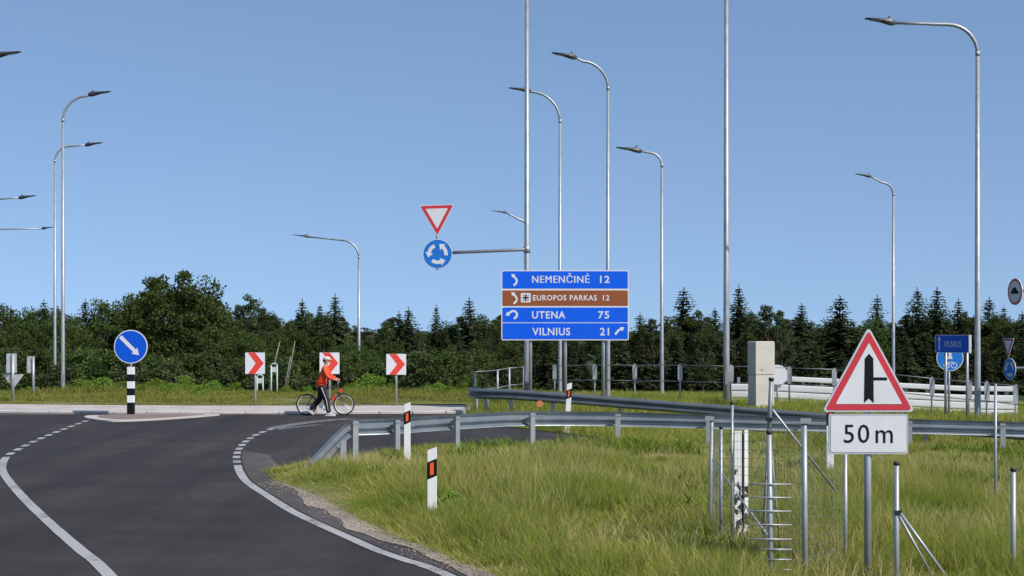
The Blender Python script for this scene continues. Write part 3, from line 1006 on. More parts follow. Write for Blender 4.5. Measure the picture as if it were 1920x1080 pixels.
for i in range(62):
    x = -60 + i * 34 + random.uniform(-10, 10)
    far = x > 960
    if far:
        tree('young_spruce', SPR[i % 5], 9.0, x, random.uniform(622, 660), random.uniform(102, 112), *LT2, wide=random.uniform(1.1, 1.4))
    else:
        tree('thicket_bush', THK[i % 2], 3.4, x, random.uniform(655, 688), random.uniform(70, 88), *LT1, wide=random.uniform(1.0, 1.35))
LW_ = ('low leafy green shrub growing in the roundabout grass', 'shrub', 'shrubs on the roundabout grass')
for i, (x, y, Y) in enumerate([(690, 702, 64), (715, 708, 62), (660, 718, 61), (870, 717, 61), (820, 718, 63), (150, 712, 61), (190, 708, 61.5), (235, 715, 60), (290, 711, 61), (345, 706, 62), (400, 714, 61), (180, 721, 59), (320, 719, 59), (60, 725, 60), (840, 724, 59), (440, 718, 61), (540, 724, 61), (575, 726, 60), (265, 722, 58.5), (375, 722, 58.5)]):
    tree('shrub', SHR[i % 2], 1.6, x, y, Y, *LW_, wide=random.uniform(1.0, 1.5))
# dead leaning trunks seen between the trees
for i, (x0, y0, x1, y1) in enumerate([(500, 700, 525, 640), (535, 690, 553, 640), (530, 700, 545, 668)]):
    Y = 66.5 + i
    dt = MB().tube([(at(x0, Y), Y, zat(y0 + 50, Y)), (at((x0 + x1) / 2, Y) + .1, Y, zat((y0 + y1) / 2, Y)), (at(x1, Y), Y, zat(y1, Y))], [.045, .03, .014], 6)
    o = dt.build('dead_trunk', M['pale_bark'])
    tag(o, 'pale bare leaning trunk between the trees behind first chevron board', 'trunk', 'dead leaning trunks')

# weeds in the verge
wv = [leafy_meshes(0.40, 0.62, 71, 26, 26, 0.085, 'weed', 0.0), leafy_meshes(0.46, 0.5, 72, 22, 26, 0.075, 'weed', 0.0)]
rw = random.Random(5)
cnt = 0
spots = [gp(900, 905), gp(850, 968), gp(740, 868), gp(1240, 875), gp(1560, 960), gp(1600, 940)]
for i, p in enumerate(spots):
    t = thing('weed_plant', 'dark green leafy weed among the tall verge grass', 'weed', (p[0], p[1], zverge(*p) - 0.02), rw.uniform(0, 6), 'weeds in the verge grass')
    k = rw.uniform(.4, .7)
    t.scale = (k * 1.2, k * 1.2, k * rw.uniform(.7, 1.0))
    link('stem', wv[i % 2][1], t)
    link('leaves', wv[i % 2][0], t)

# ------------------------------------------------------------------ guardrails
M['amber'] = pm('faded_amber_reflector', (0.55, 0.20, 0.10), 0.35, 0, 0.35, 25)
M['bike_dark'] = pm('dark_bike_paint', (0.03, 0.025, 0.028), 0.35, 0, 0.1, 6, coat=0.4)
M['rail_dark'] = pm('shaded_guardrail_steel', (0.15, 0.175, 0.20), 0.5, 0.5, 0.25, 1.6)  # same steel as the near rail, its shade and dark reflection put into the colour
WPROF = [(0.0, 0.0), (0.012, 0.018), (0.082, 0.055), (0.082, 0.098), (0.004, 0.14), (0.004, 0.17), (0.082, 0.212), (0.082, 0.255), (0.012, 0.292), (0.0, 0.31)]
def sweep(path, prof, sgn, thick=0.006):
    """profile (out, up) carried along a 3-d path; out is to the left of travel times sgn"""
    P = [Vector(p) for p in path]
    rings = []
    for i, p in enumerate(P):
        t = P[min(i + 1, len(P) - 1)] - P[max(i - 1, 0)]
        t.z = 0
        t.normalize()
        nn = Vector((-t.y, t.x, 0)) * sgn
        ring = [p + nn * o + Vector((0, 0, z)) for o, z in prof] + [p + nn * (o - thick) + Vector((0, 0, z)) for o, z in prof[::-1]]
        rings.append(ring)
    return MB().loft(rings, s=False)

def cpost(h, wd=0.11, dp=0.06, th=0.006):
    q = MB()
    poly = [(-wd / 2, -dp / 2), (wd / 2, -dp / 2), (wd / 2, dp / 2), (wd / 2 - .02, dp / 2), (wd / 2 - .02, dp / 2 - th), (wd / 2 - th, dp / 2 - th), (wd / 2 - th, -dp / 2 + th),
            (-wd / 2 + th, -dp / 2 + th), (-wd / 2 + th, dp / 2 - th), (-wd / 2 + .02, dp / 2 - th), (-wd / 2 + .02, dp / 2), (-wd / 2, dp / 2)]
    q.prismz(poly, -0.35, h)
    return q.mesh('post', M['galv'])

def guardrail(name, label, path, sgn, beam_z, posts, post_side, seam, mat, first_ramp=None, post_h=0.74, postmesh=None):
    """path: list of (x, y, ground z); beam runs beam_z above it; posts stand post_side behind"""
    t = thing(name, label, 'guardrail', (path[0][0], path[0][1], path[0][2]))
    o0 = Vector(path[0])
    loc = [Vector(p) - o0 for p in path]
    i = 0
    k = 0
    while i < len(loc) - 1:
        j = min(len(loc) - 1, i + seam)
        seg = [p + Vector((0, 0, beam_z)) for p in loc[i:j + 1]]
        prof = [(o + (0.005 if k % 2 else 0.0), z + (0.002 if k % 2 else 0)) for o, z in WPROF]
        sweep(seg, prof, sgn).build('beam', mat, t)
        i = j; k += 1
    pmh = postmesh or cpost(post_h)
    for (x, y, z, rz, hh) in posts:
        pm_ = link('post', pmh if hh is None else cpost(hh), t)
        pm_.location = Vector((x, y, z)) - o0
        pm_.rotation_euler = (0, 0, rz)
        sb = MB().box((0, 0.055 * post_side, 0.62 if hh is None else hh - .12), (0.07, 0.05, 0.16)).build('spacer', M['galv'], pm_)
        MB().box((0, -.034 * post_side, (0.70 if hh is None else hh - .03)), (0.13, 0.012, 0.03)).build('bracket', M['galv'], pm_)
    return t

near_xy = catmull([(-3.06, 30.9), (-2.24, 31.35), (-1.12, 32.7), (0.45, 34.1), (2.29, 34.5), (4.2, 34.35), (6.2, 34.2), (8.4, 34.0), (10.6, 33.8), (14, 33.6), (20, 33.4), (28, 33.2)], 6)
near3 = [(x, y, G(x, y) + 0.02) for x, y in near_xy]
pl = [(-3.02, 30.85), (-2.24, 31.22), (-1.12, 32.55), (0.43, 33.97), (2.27, 34.37), (4.2, 34.22), (6.2, 34.06), (8.4, 33.86), (10.32, 33.68), (12.4, 33.55), (14.5, 33.45)]
posts = []
for i, (x, y) in enumerate(pl):
    a = pl[max(0, i - 1)]; b = pl[min(len(pl) - 1, i + 1)]
    posts.append((x, y - 0.03, G(x, y) + 0.02, math.atan2(b[1] - a[1], b[0] - a[0]), None))
gr = guardrail('guardrail', 'grey steel guardrail with sloped-down end on the grass nose, seen from its post side', near3, 1, 0.46, posts, 1, 12, M['rail'])
o0 = Vector(near3[0])
# end that slopes down into the grass
ramp_pts = [(-3.66, 28.3, -0.26), (-3.52, 28.9, -0.06), (-3.30, 29.85, 0.22), (-3.14, 30.55, 0.40), (-3.06, 30.9, 0.46)]
ramp_pts = [Vector(p) + Vector((0, 0, 0.02)) - o0 for p in ramp_pts]
sweep(ramp_pts, [(o + .005, z + .002) for o, z in WPROF], 1).build('sloped_end_beam', M['rail'], gr)
for (x, y, h) in [(-3.16, 29.95, 0.42), (-3.36, 29.2, 0.15)]:
    p_ = link('post', cpost(h), gr)
    p_.location = Vector((x, y, 0.02)) - o0
    p_.rotation_euler = (0, 0, 1.3 - 1.0)
for (x, y) in pl[1::2]:
    MB().box((0, 0, 0), (0.05, 0.012, 0.05)).build('bolt_plate', M['galv'], gr).location = Vector((x + .3, y + 0.16, G(x, y) + 0.64)) - o0

far_xy = catmull([(-1.22, 48.35), (-0.95, 47.6), (0.2, 47.0), (2.5, 46.3), (6.6, 44.9), (10.5, 43.5), (15, 42.2), (22, 41.0), (30, 40)], 6)
far3 = [(x, y, min(0.02, G(x, y - 0.8)) + 0.03) for x, y in far_xy]
# rail rises slightly at its left end, where the photo shows it stand taller
posts = []
fl = far3[3::4]
for i, p in enumerate(fl):
    a = fl[max(0, i - 1)]; b = fl[min(len(fl) - 1, i + 1)]
    ang = math.atan2(b[1] - a[1], b[0] - a[0])
    posts.append((p[0] - math.sin(ang) * .10, p[1] + math.cos(ang) * .10, p[2], ang, None))
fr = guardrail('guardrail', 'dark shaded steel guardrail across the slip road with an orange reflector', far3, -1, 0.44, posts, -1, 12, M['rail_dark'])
f0 = Vector(far3[0])
# round reflector and rounded end of the far rail
rx = at(1012, 46.7)
disc = [(0.095 * math.cos(a) , 0.095 * math.sin(a)) for a in [2 * math.pi * k / 20 for k in range(20)]]
MB().prism(disc, -0.015, 0.0).build('round_reflector', M['amber'], fr).location = Vector((rx, 46.62, zat(757, 46.6))) - f0
endc = [Vector((-1.22, 48.35, far3[0][2])), Vector((-1.27, 48.47, far3[0][2])), Vector((-1.19, 48.57, far3[0][2])), Vector((-1.05, 48.55, far3[0][2]))]
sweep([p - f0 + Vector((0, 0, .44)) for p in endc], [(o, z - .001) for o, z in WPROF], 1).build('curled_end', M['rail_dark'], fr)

# ------------------------------------------------------------------ guide posts
def guide_post(x, y_base, Y, top, label, w_=0.125, tilt=0.0, rz=0.0, ground=None):
    X = at(x, Y)
    z0 = zverge(X, Y) if ground is None else ground
    h = top - z0
    t = thing('guide_post', label, 'guide post', (X, Y, z0), rz, 'white guide posts')
    t.rotation_euler = (0, tilt, rz)
    w2 = w_ / 2
    def ring(z, k=1.0):
        return [(-w2 * k, -0.012, z), (-w2 * .9 * k, -0.022, z), (w2 * .9 * k, -0.022, z), (w2 * k, -0.012, z), (w2 * .35 * k, 0.06, z), (-w2 * .35 * k, 0.06, z)]
    q = MB()
    q.loft([ring(-0.3), ring(h - 0.10), [(x_, y_, z_ + (x_ + w2) * 0.35) for x_, y_, z_ in ring(h - 0.045)]], s=False)
    q.build('body', M['white_post'], t)
    sl_ = 0.055
    zt, zb = h - 0.175, h - 0.40
    band = [(-w2 - .002, zb - sl_ / 2), (w2 + .002, zb + sl_ / 2), (w2 + .002, zt + sl_ / 2), (-w2 - .002, zt - sl_ / 2)]
    MB().prism(band, -0.0245, -0.010).build('black_band', M['black'], t)
    ref = [(-0.024, zb + .035), (0.024, zb + .045), (0.024, zt - .025), (-0.024, zt - .035)]
    MB().prism(ref, -0.029, -0.0246).build('reflector', M['orange'], t)
    return t
g = gp(810, 978)
guide_post(810, 978, 20.9, zat(838, 20.9), 'white guide post with black band and orange reflector standing alone in the grass')
guide_post(763.5, 860, 30.2, zat(754, 30.2), 'white guide post with orange reflector right beside the guardrail')
guide_post(1063, 806, 40.4, zat(717, 40.4), 'white guide post beyond the slip road, half behind both guardrails', tilt=0.05, ground=G(at(1063, 40.4), 40.4) + .02, w_=.13)
guide_post(1556, 880, 27.5, zat(752, 27.5), 'white guide post mostly hidden behind the distance plate of the warning sign')

# ------------------------------------------------------------------ sign helpers (local: x right, z up, front towards -y)
def circ(r_, n=40, cx=0, cz=0):
    return [(cx + r_ * math.cos(2 * math.pi * k / n), cz + r_ * math.sin(2 * math.pi * k / n)) for k in range(n)]

def rounded(pts, r_, n=5):
    out = []
    N = len(pts)
    for i in range(N):
        p, a, b = Vector(pts[i]), Vector(pts[i - 1]), Vector(pts[(i + 1) % N])
        u = (a - p).normalized(); v = (b - p).normalized()
        ang = u.angle(v)
        d = r_ / math.tan(ang / 2)
        p0, p1 = p + u * d, p + v * d
        for k in range(n + 1):
            t = k / n
            q = p0 * (1 - t) ** 2 + p * 2 * t * (1 - t) + p1 * t * t
            out.append((q.x, q.y))
    return out

def shrink(pts, d):
    """inward offset of a convex counter-clockwise polygon"""
    N = len(pts)
    lines = []
    for i in range(N):
        a, b = Vector(pts[i]), Vector(pts[(i + 1) % N])
        t = (b - a).normalized()
        nn = Vector((-t.y, t.x))
        lines.append((a + nn * d, t))
    out = []
    for i in range(N):
        p, u = lines[i - 1]; q, v = lines[i]
        den = u.x * v.y - u.y * v.x
        w_ = q - p
        s = (w_.x * v.y - w_.y * v.x) / den
        r_ = p + u * s
        out.append((r_.x, r_.y))
    return out

def rect(x0, z0, x1, z1):
    return [(x0, z0), (x1, z0), (x1, z1), (x0, z1)]

def stroke(mb, pts, wd, y0, y1, head=None):
    """ribbon along points with an optional arrow head (length, width)"""
    P = [Vector(p) for p in pts]
    L_, R_ = [], []
    for i, p in enumerate(P):
        t = (P[min(i + 1, len(P) - 1)] - P[max(0, i - 1)]).normalized()
        nn = Vector((-t.y, t.x)) * wd / 2
        L_.append(p + nn); R_.append(p - nn)
    for i in range(len(P) - 1):
        mb.prism([tuple(R_[i]), tuple(R_[i + 1]), tuple(L_[i + 1]), tuple(L_[i])], y0, y1)
    if head:
        t = (P[-1] - P[-2]).normalized()
        nn = Vector((-t.y, t.x))
        p = P[-1]
        mb.prism([tuple(p - nn * head[1] / 2), tuple(p + t * head[0]), tuple(p + nn * head[1] / 2)], y0 - 0.0005, y1)
    return mb

def text_mesh(txt, x0, x1, z0, z1, yb, mat, bold=0.02, cap_only=None):
    """lettering fitted into the given box; cap_only: fit the height by the plain capitals"""
    def mk(s):
        c = bpy.data.curves.new('lettering', 'FONT')
        c.body = s
        c.size = 1.0
        c.offset = bold
        c.space_character = 1.12
        c.resolution_u = 3
        o = bpy.data.objects.new('lettering', c)
        COL.objects.link(o)
        dg = bpy.context.evaluated_depsgraph_get()
        m = bpy.data.meshes.new_from_object(o.evaluated_get(dg))
        bpy.data.objects.remove(o)
        return m
    m = mk(txt)
    vs = np.array([v.co[:] for v in m.vertices])
    ref = vs
    if cap_only:
        mm = mk(cap_only)
        ref = np.array([v.co[:] for v in mm.vertices])
    mnx, mxx = vs[:, 0].min(), vs[:, 0].max()
    mnz, mxz = ref[:, 1].min(), ref[:, 1].max()
    sx = (x1 - x0) / (mxx - mnx); sz = (z1 - z0) / (mxz - mnz)
    for v in m.vertices:
        x, y, z = v.co
        v.co = (x0 + (x - mnx) * sx, yb + 0.003, z0 + (y - mnz) * sz)
    bm = bmesh.new(); bm.from_mesh(m)
    bmesh.ops.remove_doubles(bm, verts=bm.verts, dist=1e-5)
    ex = bmesh.ops.extrude_face_region(bm, geom=bm.faces[:])
    for v in [g_ for g_ in ex['geom'] if isinstance(g_, bmesh.types.BMVert)]:
        v.co.y -= 0.003
    bmesh.ops.recalc_face_normals(bm, faces=bm.faces)
    bm.to_mesh(m); bm.free()
    m.polygons.foreach_set('use_smooth', [False] * len(m.polygons))
    m.materials.clear()
    m.materials.append(mat)
    return m

def bolt_row(parent, pts, mat=None):
    for (x, y, z) in pts:
        MB().tube([(x, y, z), (x, y - 0.008, z)], 0.012, 6).build('clamp_bolt', mat or M['galv'], parent)

# ------------------------------------------------------------------ destination sign with four rows
YS = 49.0
SS = FPX / YS
def lx(x): return (x - 1059.5) / SS
def lz(y): return zat(y, YS) - G(at(1059.5, YS), YS)
ds = thing('destination_sign', 'wide blue and brown four-row destination sign on three steel posts', 'road sign', (at(1059.5, YS), YS, G(at(1059.5, YS), YS)))
fw = M['white_grey']
pn = MB().prism(rounded(rect(lx(940), lz(638), lx(1179), lz(506.5)), 0.06), 0.0, 0.045).build('panel', M['white'], ds)
rows = [('blue_row', 508.5, 541, 'blue'), ('brown_row', 544.5, 573.5, 'brown'), ('blue_row', 576.5, 604.2, 'blue'), ('blue_row', 605.8, 636, 'blue')]
for nm, a, b, mt in rows:
    MB().prism(rounded(rect(lx(942), lz(b), lx(1177.2), lz(a)), 0.03), -0.004, 0.001).build(nm, M[mt], ds)
def dtext(txt, x0, x1, y0, y1, cap=None, bold=0.02):
    m = text_mesh(txt, lx(x0), lx(x1), lz(y1), lz(y0), -0.008, M['white'], bold, cap)
    link('lettering', m, ds)
    if bold == 0.0:                     # thicken the strokes of the long word with a second pass
        m2 = text_mesh(txt, lx(x0 + .8), lx(x1 + .8), lz(y1), lz(y0), -0.0095, M['white'], bold, cap)
        link('lettering', m2, ds)
dtext('NEMENČINĖ', 997.5, 1105, 517, 530.5, 'NEMENCINE', 0.0)
dtext('12', 1125, 1143, 517, 530.5)
dtext('EUROPOS PARKAS', 999, 1119, 553, 563.5)
dtext('12', 1130.5, 1142.5, 553, 563.5)
dtext('UTENA', 997.5, 1060, 583.5, 597.5)
dtext('75', 1121.5, 1142.5, 583.5, 597.5)
dtext('VILNIUS', 998, 1069, 614.5, 629)
dtext('21', 1125, 1142, 614.5, 629)
def darrow(pts, wd, hd):
    q = MB()
    stroke(q, [(lx(x), lz(y)) for x, y in pts], wd, -0.009, -0.003, hd)
    q.build('arrow', M['white'], ds)
darrow(catmull([(963, 535.5), (967.5, 531), (969, 526), (966, 521), (963.2, 518)], 5), 0.065, (0.10, 0.15))
darrow(catmull([(963, 569.5), (967.5, 565), (969, 560), (966, 555), (963.2, 552)], 5), 0.065, (0.10, 0.15))
darrow(catmull([(963.5, 597.5), (968, 594), (969.3, 588.5), (965.5, 583.8), (960, 583.5), (955.5, 586.5), (953.5, 588)], 5), 0.065, (0.11, 0.16))
darrow(catmull([(1153.5, 627.5), (1157, 622.5), (1160, 619.2), (1164.5, 617)], 5), 0.065, (0.11, 0.16))
MB().prism(rounded(rect(lx(976.5), lz(567), lx(995), lz(549.5)), .03), -0.0085, -0.003).build('pictogram_plate', M['white'], ds)
pic = MB()
pic.prism(rect(lx(980), lz(559.5), lx(991.5), lz(556.8)), -0.012, -0.008)
pic.prism(rect(lx(984.4), lz(564.5), lx(987.2), lz(552)), -0.0125, -0.008)
for (a, b) in ((980.5, 553.2), (989, 553.2), (980.5, 562.2), (989, 562.2)):
    pic.prism(rect(lx(a), lz(b + 1.8), lx(a + 2), lz(b)), -0.012, -0.008)
pic.build('pictogram', M['black'], ds)
for x in (994.5, 1060, 1131.5):
    MB().tube([(lx(x), 0.10, -0.3), (lx(x), 0.10, lz(512))], 0.055, 10).build('post', M['galv'], ds)
for y in (522, 558, 590, 622):
    MB().box((0, 0.055, lz(y)), (3.7, 0.02, 0.05)).build('back_rail', M['galv'], ds)

# ------------------------------------------------------------------ street lamps
def lamp(x, Y, ytop, yaw, arm, label, z0=None, r0=0.076, rise=0.05, bend=0.75, head=0.82, head_up=0.13):
    X = at(x, Y)
    zb = G(X, Y) if z0 is None else z0
    H = zat(ytop, Y) - zb
    t = thing('street_lamp', label, 'street lamp', (X, Y, zb), yaw, 'street lamps')
    MB().tube([(0, 0, -0.3), (0, 0, 0.02), (0, 0, 1.2), (0, 0, H - bend)], [r0 * 1.15, r0 * 1.12, r0, r0 * 0.66], 12).build('pole', M['galv'], t)
    MB().tube([(0, 0, -0.02), (0, 0, 0.05)], r0 * 1.9, 12).build('base_flange', M['galv'], t)
    MB().box((0, -r0 * 0.98, 0.75), (0.09, 0.02, 0.34)).build('service_door', M['galv_dull'], t)
    pts = []
    for k in range(9):
        a = math.pi / 2 * k / 8
        pts.append((bend * (1 - math.cos(a)), 0, H - bend + bend * math.sin(a)))
    e = arm - head
    pts.append(((bend + e) / 2 if e > bend else bend + .02, 0, H + rise * 0.5))
    if e > bend + .05:
        pts.append((e, 0, H + rise))
    MB().tube(pts, [r0 * .62] * 9 + [r0 * .5] * (len(pts) - 9), 8).build('arm', M['galv'], t)
    ex, _, ez = pts[-1]
    MB().tube([(0, 0, H - bend - .06), (0, 0, H - bend + .08)], r0 * .76, 10).build('collar', M['galv'], t)
    # luminaire: thick dark body by the arm, thinning to a flat tip that points slightly upwards
    prof = [(-0.06, 0.03, 0.05, -0.035), (0.03, 0.10, 0.09, -0.06), (0.14, 0.13, 0.095, -0.055), (0.26, 0.145, 0.075, -0.03), (0.50, 0.15, 0.04, 0.0), (head * .9, 0.12, 0.02, 0.0), (head, 0.07, 0.01, -.005)]
    rings = []
    for u, hw, up, dn in prof:
        zc = ez + head_up * (u / head)
        rings.append([(ex + u, -hw, zc), (ex + u, -hw * .7, zc + up), (ex + u, hw * .7, zc + up), (ex + u, hw, zc), (ex + u, hw * .8, zc + dn - .012), (ex + u, -hw * .8, zc + dn - .012)])
    lm = MB().loft(rings, s=False).build('luminaire', M['lamp_dark'], t)
    MB().tube([(ex + .12, 0, ez + .09 + head_up * .12), (ex + .12, 0, ez + .175 + head_up * .12)], [.035, .025], 8).build('light_sensor', M['lamp_dark'], lm)
    MB().box((ex + .5, 0, ez + head_up * .5 / head - .021), (.36, .2, .012), 0, -math.atan(head_up / head)).build('lens', M['lens'], lm)
    return t
PI = math.pi
lamp(118, 62, 180, 0.0, 1.85, 'street lamp with short arm and head to the right, front one of two close poles', bend=.95)
lamp(103, 79, 274, 0.0, 2.35, 'street lamp close behind a taller-looking twin pole, its dark head below the other', z0=-0.5)
lamp(1833, 46.2, 46, PI, 3.25, 'tall street lamp with a long straight arm beside the white barrier', bend=.85, r0=.088)
lamp(1140, 55, 117, PI + .25, 2.0, 'street lamp behind destination sign, dark head drooping left at the top of its bend', rise=0.12, bend=.9)
lamp(1050, 62, 172, PI, 1.82, 'street lamp behind destination sign whose head crosses the thick sign-arm pole', bend=1.15)
lamp(1241, 55, 286, PI, 1.57, 'shorter street lamp rising between railing posts right of the destination sign', r0=.066, bend=.45)
lamp(1675, 95, 343, PI + .25, 2.45, 'distant street lamp rising behind the red warning triangle', rise=0.35, bend=.7, r0=.1, head=.95)
lamp(986, 121, 412, PI + .3, 2.7, 'far street lamp whose short arm peeks out left of the thick sign-arm pole', rise=0.5, bend=.5, r0=.13, head=1.15)
lamp(673, 100, 450, PI, 4.15, 'street lamp with very long arm rising from shrubs behind the chevron boards', z0=-0.75, bend=1.1, rise=.2, r0=.1, head=1.0)
lamp(-40, 51, 106, 0, 1.2, 'highest dark lamp head beyond the paired poles, its own pole out of view', bend=.5)
lamp(-30, 80, 373, 0, 2.6, 'street lamp whose thin arm and head reach out above the grey triangle back', z0=-1.0)
lamp(-60, 118, 430, 0, 6.3, 'lowest-looking street lamp arm ending just before the twin poles', z0=-1.6, r0=.1)

# tall masts that leave the picture at the top
def mast(x, Y, H, r0, label, name='mast'):
    X = at(x, Y)
    t = thing(name, label, 'pole', (X, Y, G(X, Y)))
    MB().tube([(0, 0, -.3), (0, 0, 1.5), (0, 0, H)], [r0 * 1.05, r0, r0 * .62], 14).build('pole', M['galv'], t)
    MB().tube([(0, 0, -.02), (0, 0, .06)], r0 * 1.8, 12).build('base_flange', M['galv'], t)
    MB().box((0, -r0 * .98, .9), (.1, .02, .4)).build('service_door', M['galv_dull'], t)
    MB().tube([(0, 0, H), (0, 0, H + .06)], r0 * .64, 10).build('top_cap', M['cap'], t)
    return t
mast(1362, 50.5, 14.5, .098, 'tall grey steel mast beside the concrete pillar, running out of the picture')
sm_ = mast(988, 51.5, 14.5, .098, 'thick grey pole holding the give-way and roundabout signs on an arm', 'sign_pole')
smz = G(at(988, 51.5), 51.5)
s51 = FPX / 51.5
def qx(x): return (x - 988) / s51
def qz(y): return zat(y, 51.5) - smz
MB().tube([(qx(845), -0.06, qz(474)), (qx(980), -0.02, qz(468)), (qx(988), 0, qz(467.6))], .055, 10).build('sign_arm', M['galv'], sm_)
MB().tube([(0, 0, qz(474)), (0, 0, qz(461))], .108, 12).build('arm_clamp', M['galv'], sm_)
MB().tube([(qx(820), -.02, qz(506)), (qx(819), -.02, qz(388))], .035, 8).build('sign_hanger', M['galv'], sm_)
MB().tube([(qx(820), -.02, qz(474.9)), (qx(845), -0.06, qz(474))], .05, 8).build('arm_tip', M['galv'], sm_)

def roundabout_arrows(r_, y0, y1, w_=0.26):
    q = MB()
    for k in range(3):
        a0 = R(-10 + 120 * k)
        pts = [(r_ * .62 * math.cos(a0 + t * R(62)), r_ * .62 * math.sin(a0 + t * R(62))) for t in [i / 6 for i in range(7)]]
        stroke(q, pts, r_ * w_, y0, y1, (r_ * .36, r_ * .58))
    return q

def round_sign(name, label, loc, rz, r_, face, cat='road sign', parent=None):
    t = thing(name, label, cat, loc, rz)
    MB().prism(circ(r_), 0.0, 0.025).build('panel', M['white'], t)
    return t

rs = thing('roundabout_sign', 'blue round sign with three white circling arrows hanging under red give-way triangle', 'road sign', (at(820.5, 51.3), 51.3, zat(476, 51.3)), R(-4))
MB().prism(circ(27.5 / s51), 0.0, 0.025).build('panel', M['white'], rs)
MB().prism(circ(26.6 / s51), -0.004, 0.001).build('blue_face', M['blue_round'], rs)
roundabout_arrows(25.5 / s51, -0.008, -0.003).build('arrows', M['white'], rs)
MB().box((0, .035, 0), (.5, .02, .04)).build('bracket', M['galv'], rs)

def giveway(label, loc, rz, wd, tilt=0.0):
    t = thing('give_way_sign', label, 'road sign', loc, rz)
    t.rotation_euler = (0, tilt, rz)
    h = wd * .89
    tri = [(0, -h * .5), (wd / 2, h * .5), (-wd / 2, h * .5)]
    MB().prism(rounded(tri, wd * .035), 0, .025).build('panel', M['white'], t)
    MB().prism(rounded(shrink(tri, wd * .018), wd * .03), -.004, .001).build('red_border', M['red'], t)
    MB().prism(rounded(shrink(tri, wd * .105), wd * .012), -.008, -.003).build('white_face', M['white'], t)
    MB().box((0, .035, h * .15), (.5 * wd, .02, .04)).build('bracket', M['galv'], t)
    return t
giveway('inverted red-edged white give-way triangle on the arm above the blue roundabout sign', (at(819.5, 51.3), 51.3, zat(413.5, 51.3)), R(-4), 66 / s51, R(-1.5))

# ------------------------------------------------------------------ keep-right sign with striped post
YK = 47.0
XK = at(245.5, YK)
SK = FPX / YK
ks = thing('keep_right_sign', 'round blue sign with white arrow on a black and white striped post', 'road sign', (XK, YK, 0.045))
def kz(y): return zat(y, YK) - .045
for i, (a, b) in enumerate([(768.5, 754.5), (754.5, 741.2), (741.2, 728), (728, 715), (715, 701.8), (701.8, 688)]):
    MB().prismz(rounded([(-.105, -.075), (.105, -.075), (.105, .075), (-.105, .075)], .02), kz(a) if i else 0.0, kz(b)).build('black_band' if i % 2 == 0 else 'white_band', M['black'] if i % 2 == 0 else M['white_post'], ks)
MB().tube([(0, 0.0, kz(690)), (0, 0.045, kz(675)), (0, 0.045, kz(628))], .035, 10).build('post', M['galv'], ks)
rK = 31.5 / SK
MB().prism(circ(rK, 48, 0, kz(650)), -.02, .005).build('panel', M['white'], ks)
MB().prism(circ(rK * .945, 48, 0, kz(650)), -.024, -.019).build('blue_face', M['blue_deep'], ks)
q = MB()
stroke(q, [(-.62 * rK, kz(650) + .60 * rK), (.22 * rK, kz(650) - .24 * rK)], .22 * rK, -.028, -.023, (.38 * rK, .50 * rK))
q.build('arrow', M['white'], ks)

# ------------------------------------------------------------------ chevron boards
YC = 51.35
SC = FPX / YC
for i, (x, y0, y1, lab) in enumerate([(478.5, 661, 701, 'red and white chevron board farthest from guardrail, beside two pale green frames'),
                                      (618, 661, 701, 'red and white chevron board directly behind the person in orange'),
                                      (743, 663.5, 702.5, 'red and white chevron board nearest the guardrail and destination sign')]):
    X = at(x, YC)
    zb = G(X, YC) + .02
    t = thing('chevron_board', lab, 'road sign', (X, YC, zb), R((-3, 2, 2)[i]), 'chevron boards on the roundabout')
    w2 = 18.5 / SC
    a, b = zat(y1, YC) - zb, zat(y0, YC) - zb
    c = (a + b) / 2; hh = (b - a) / 2
    MB().prism(rounded(rect(-w2, a, w2, b), .02), -.03, -.005).build('panel', M['white'], t)
    MB().prism([(-w2 * .72, b - .004), (w2 * .02, b - .004), (w2 * .9, c), (w2 * .02, a + .004), (-w2 * .72, a + .004), (w2 * .08, c)], -.034, -.029).build('red_chevron', M['red_bright'], t)
    MB().tube([(0, .03, -.3), (0, .03, b - .05)], .035, 10).build('post', M['galv'], t)
    MB().box((0, 0.0, c), (w2 * 1.2, .012, .05)).build('bracket', M['galv'], t)

# ------------------------------------------------------------------ warning triangle with distance plate
YW = 16.0
XW = at(1628, YW)
SW = FPX / YW
zw = zverge(XW, YW)
wt = thing('warning_sign', 'red-edged white warning triangle with side-road symbol above a distance plate reading 50 m', 'road sign', (XW, YW, zw))
def wx(x): return (x - 1628) / SW
def wz(y): return zat(y, YW) - zw
tri = [(wx(1541), wz(772)), (wx(1715), wz(772)), (wx(1628), wz(612))]
MB().prism(rounded(tri, .035, 6), -.02, .004).build('triangle_panel', M['white_grey'], wt)
MB().prism(rounded(shrink(tri, .018), .028, 6), -.024, -.019).build('red_border', M['red'], wt)
MB().prism(rounded(shrink(tri, .078), .008, 4), -.028, -.023).build('white_face', M['white'], wt)
MB().prism([(wx(1619), wz(755)), (wx(1628), wz(746.5)), (wx(1637), wz(755)), (wx(1636.2), wz(672)), (wx(1628), wz(663)), (wx(1620.5), wz(672))], -.032, -.027).build('road_symbol', M['black'], wt)
MB().prism(rect(wx(1636.5), wz(712.6), wx(1662), wz(707.4)), -.0318, -.027).build('side_road_symbol', M['black'], wt)
MB().prism(rounded(rect(wx(1553), wz(851.5), wx(1702), wz(776)), .03, 5), -.02, .004).build('plate_panel', M['plate_back'], wt)
MB().prism(rounded(rect(wx(1557), wz(847.5), wx(1698), wz(780)), .022, 5), -.024, -.019).build('plate_face', M['white'], wt)
link('lettering', text_mesh('50', wx(1581.5), wx(1629), wz(830), wz(795.5), -.028, M['black'], 0.0), wt)
link('lettering', text_mesh('m', wx(1641), wx(1673), wz(830), wz(806), -.028, M['black'], 0.0), wt)
MB().tube([(0, .03, -.6), (0, .03, wz(640))], .036, 14).build('post', M['galv'], wt)
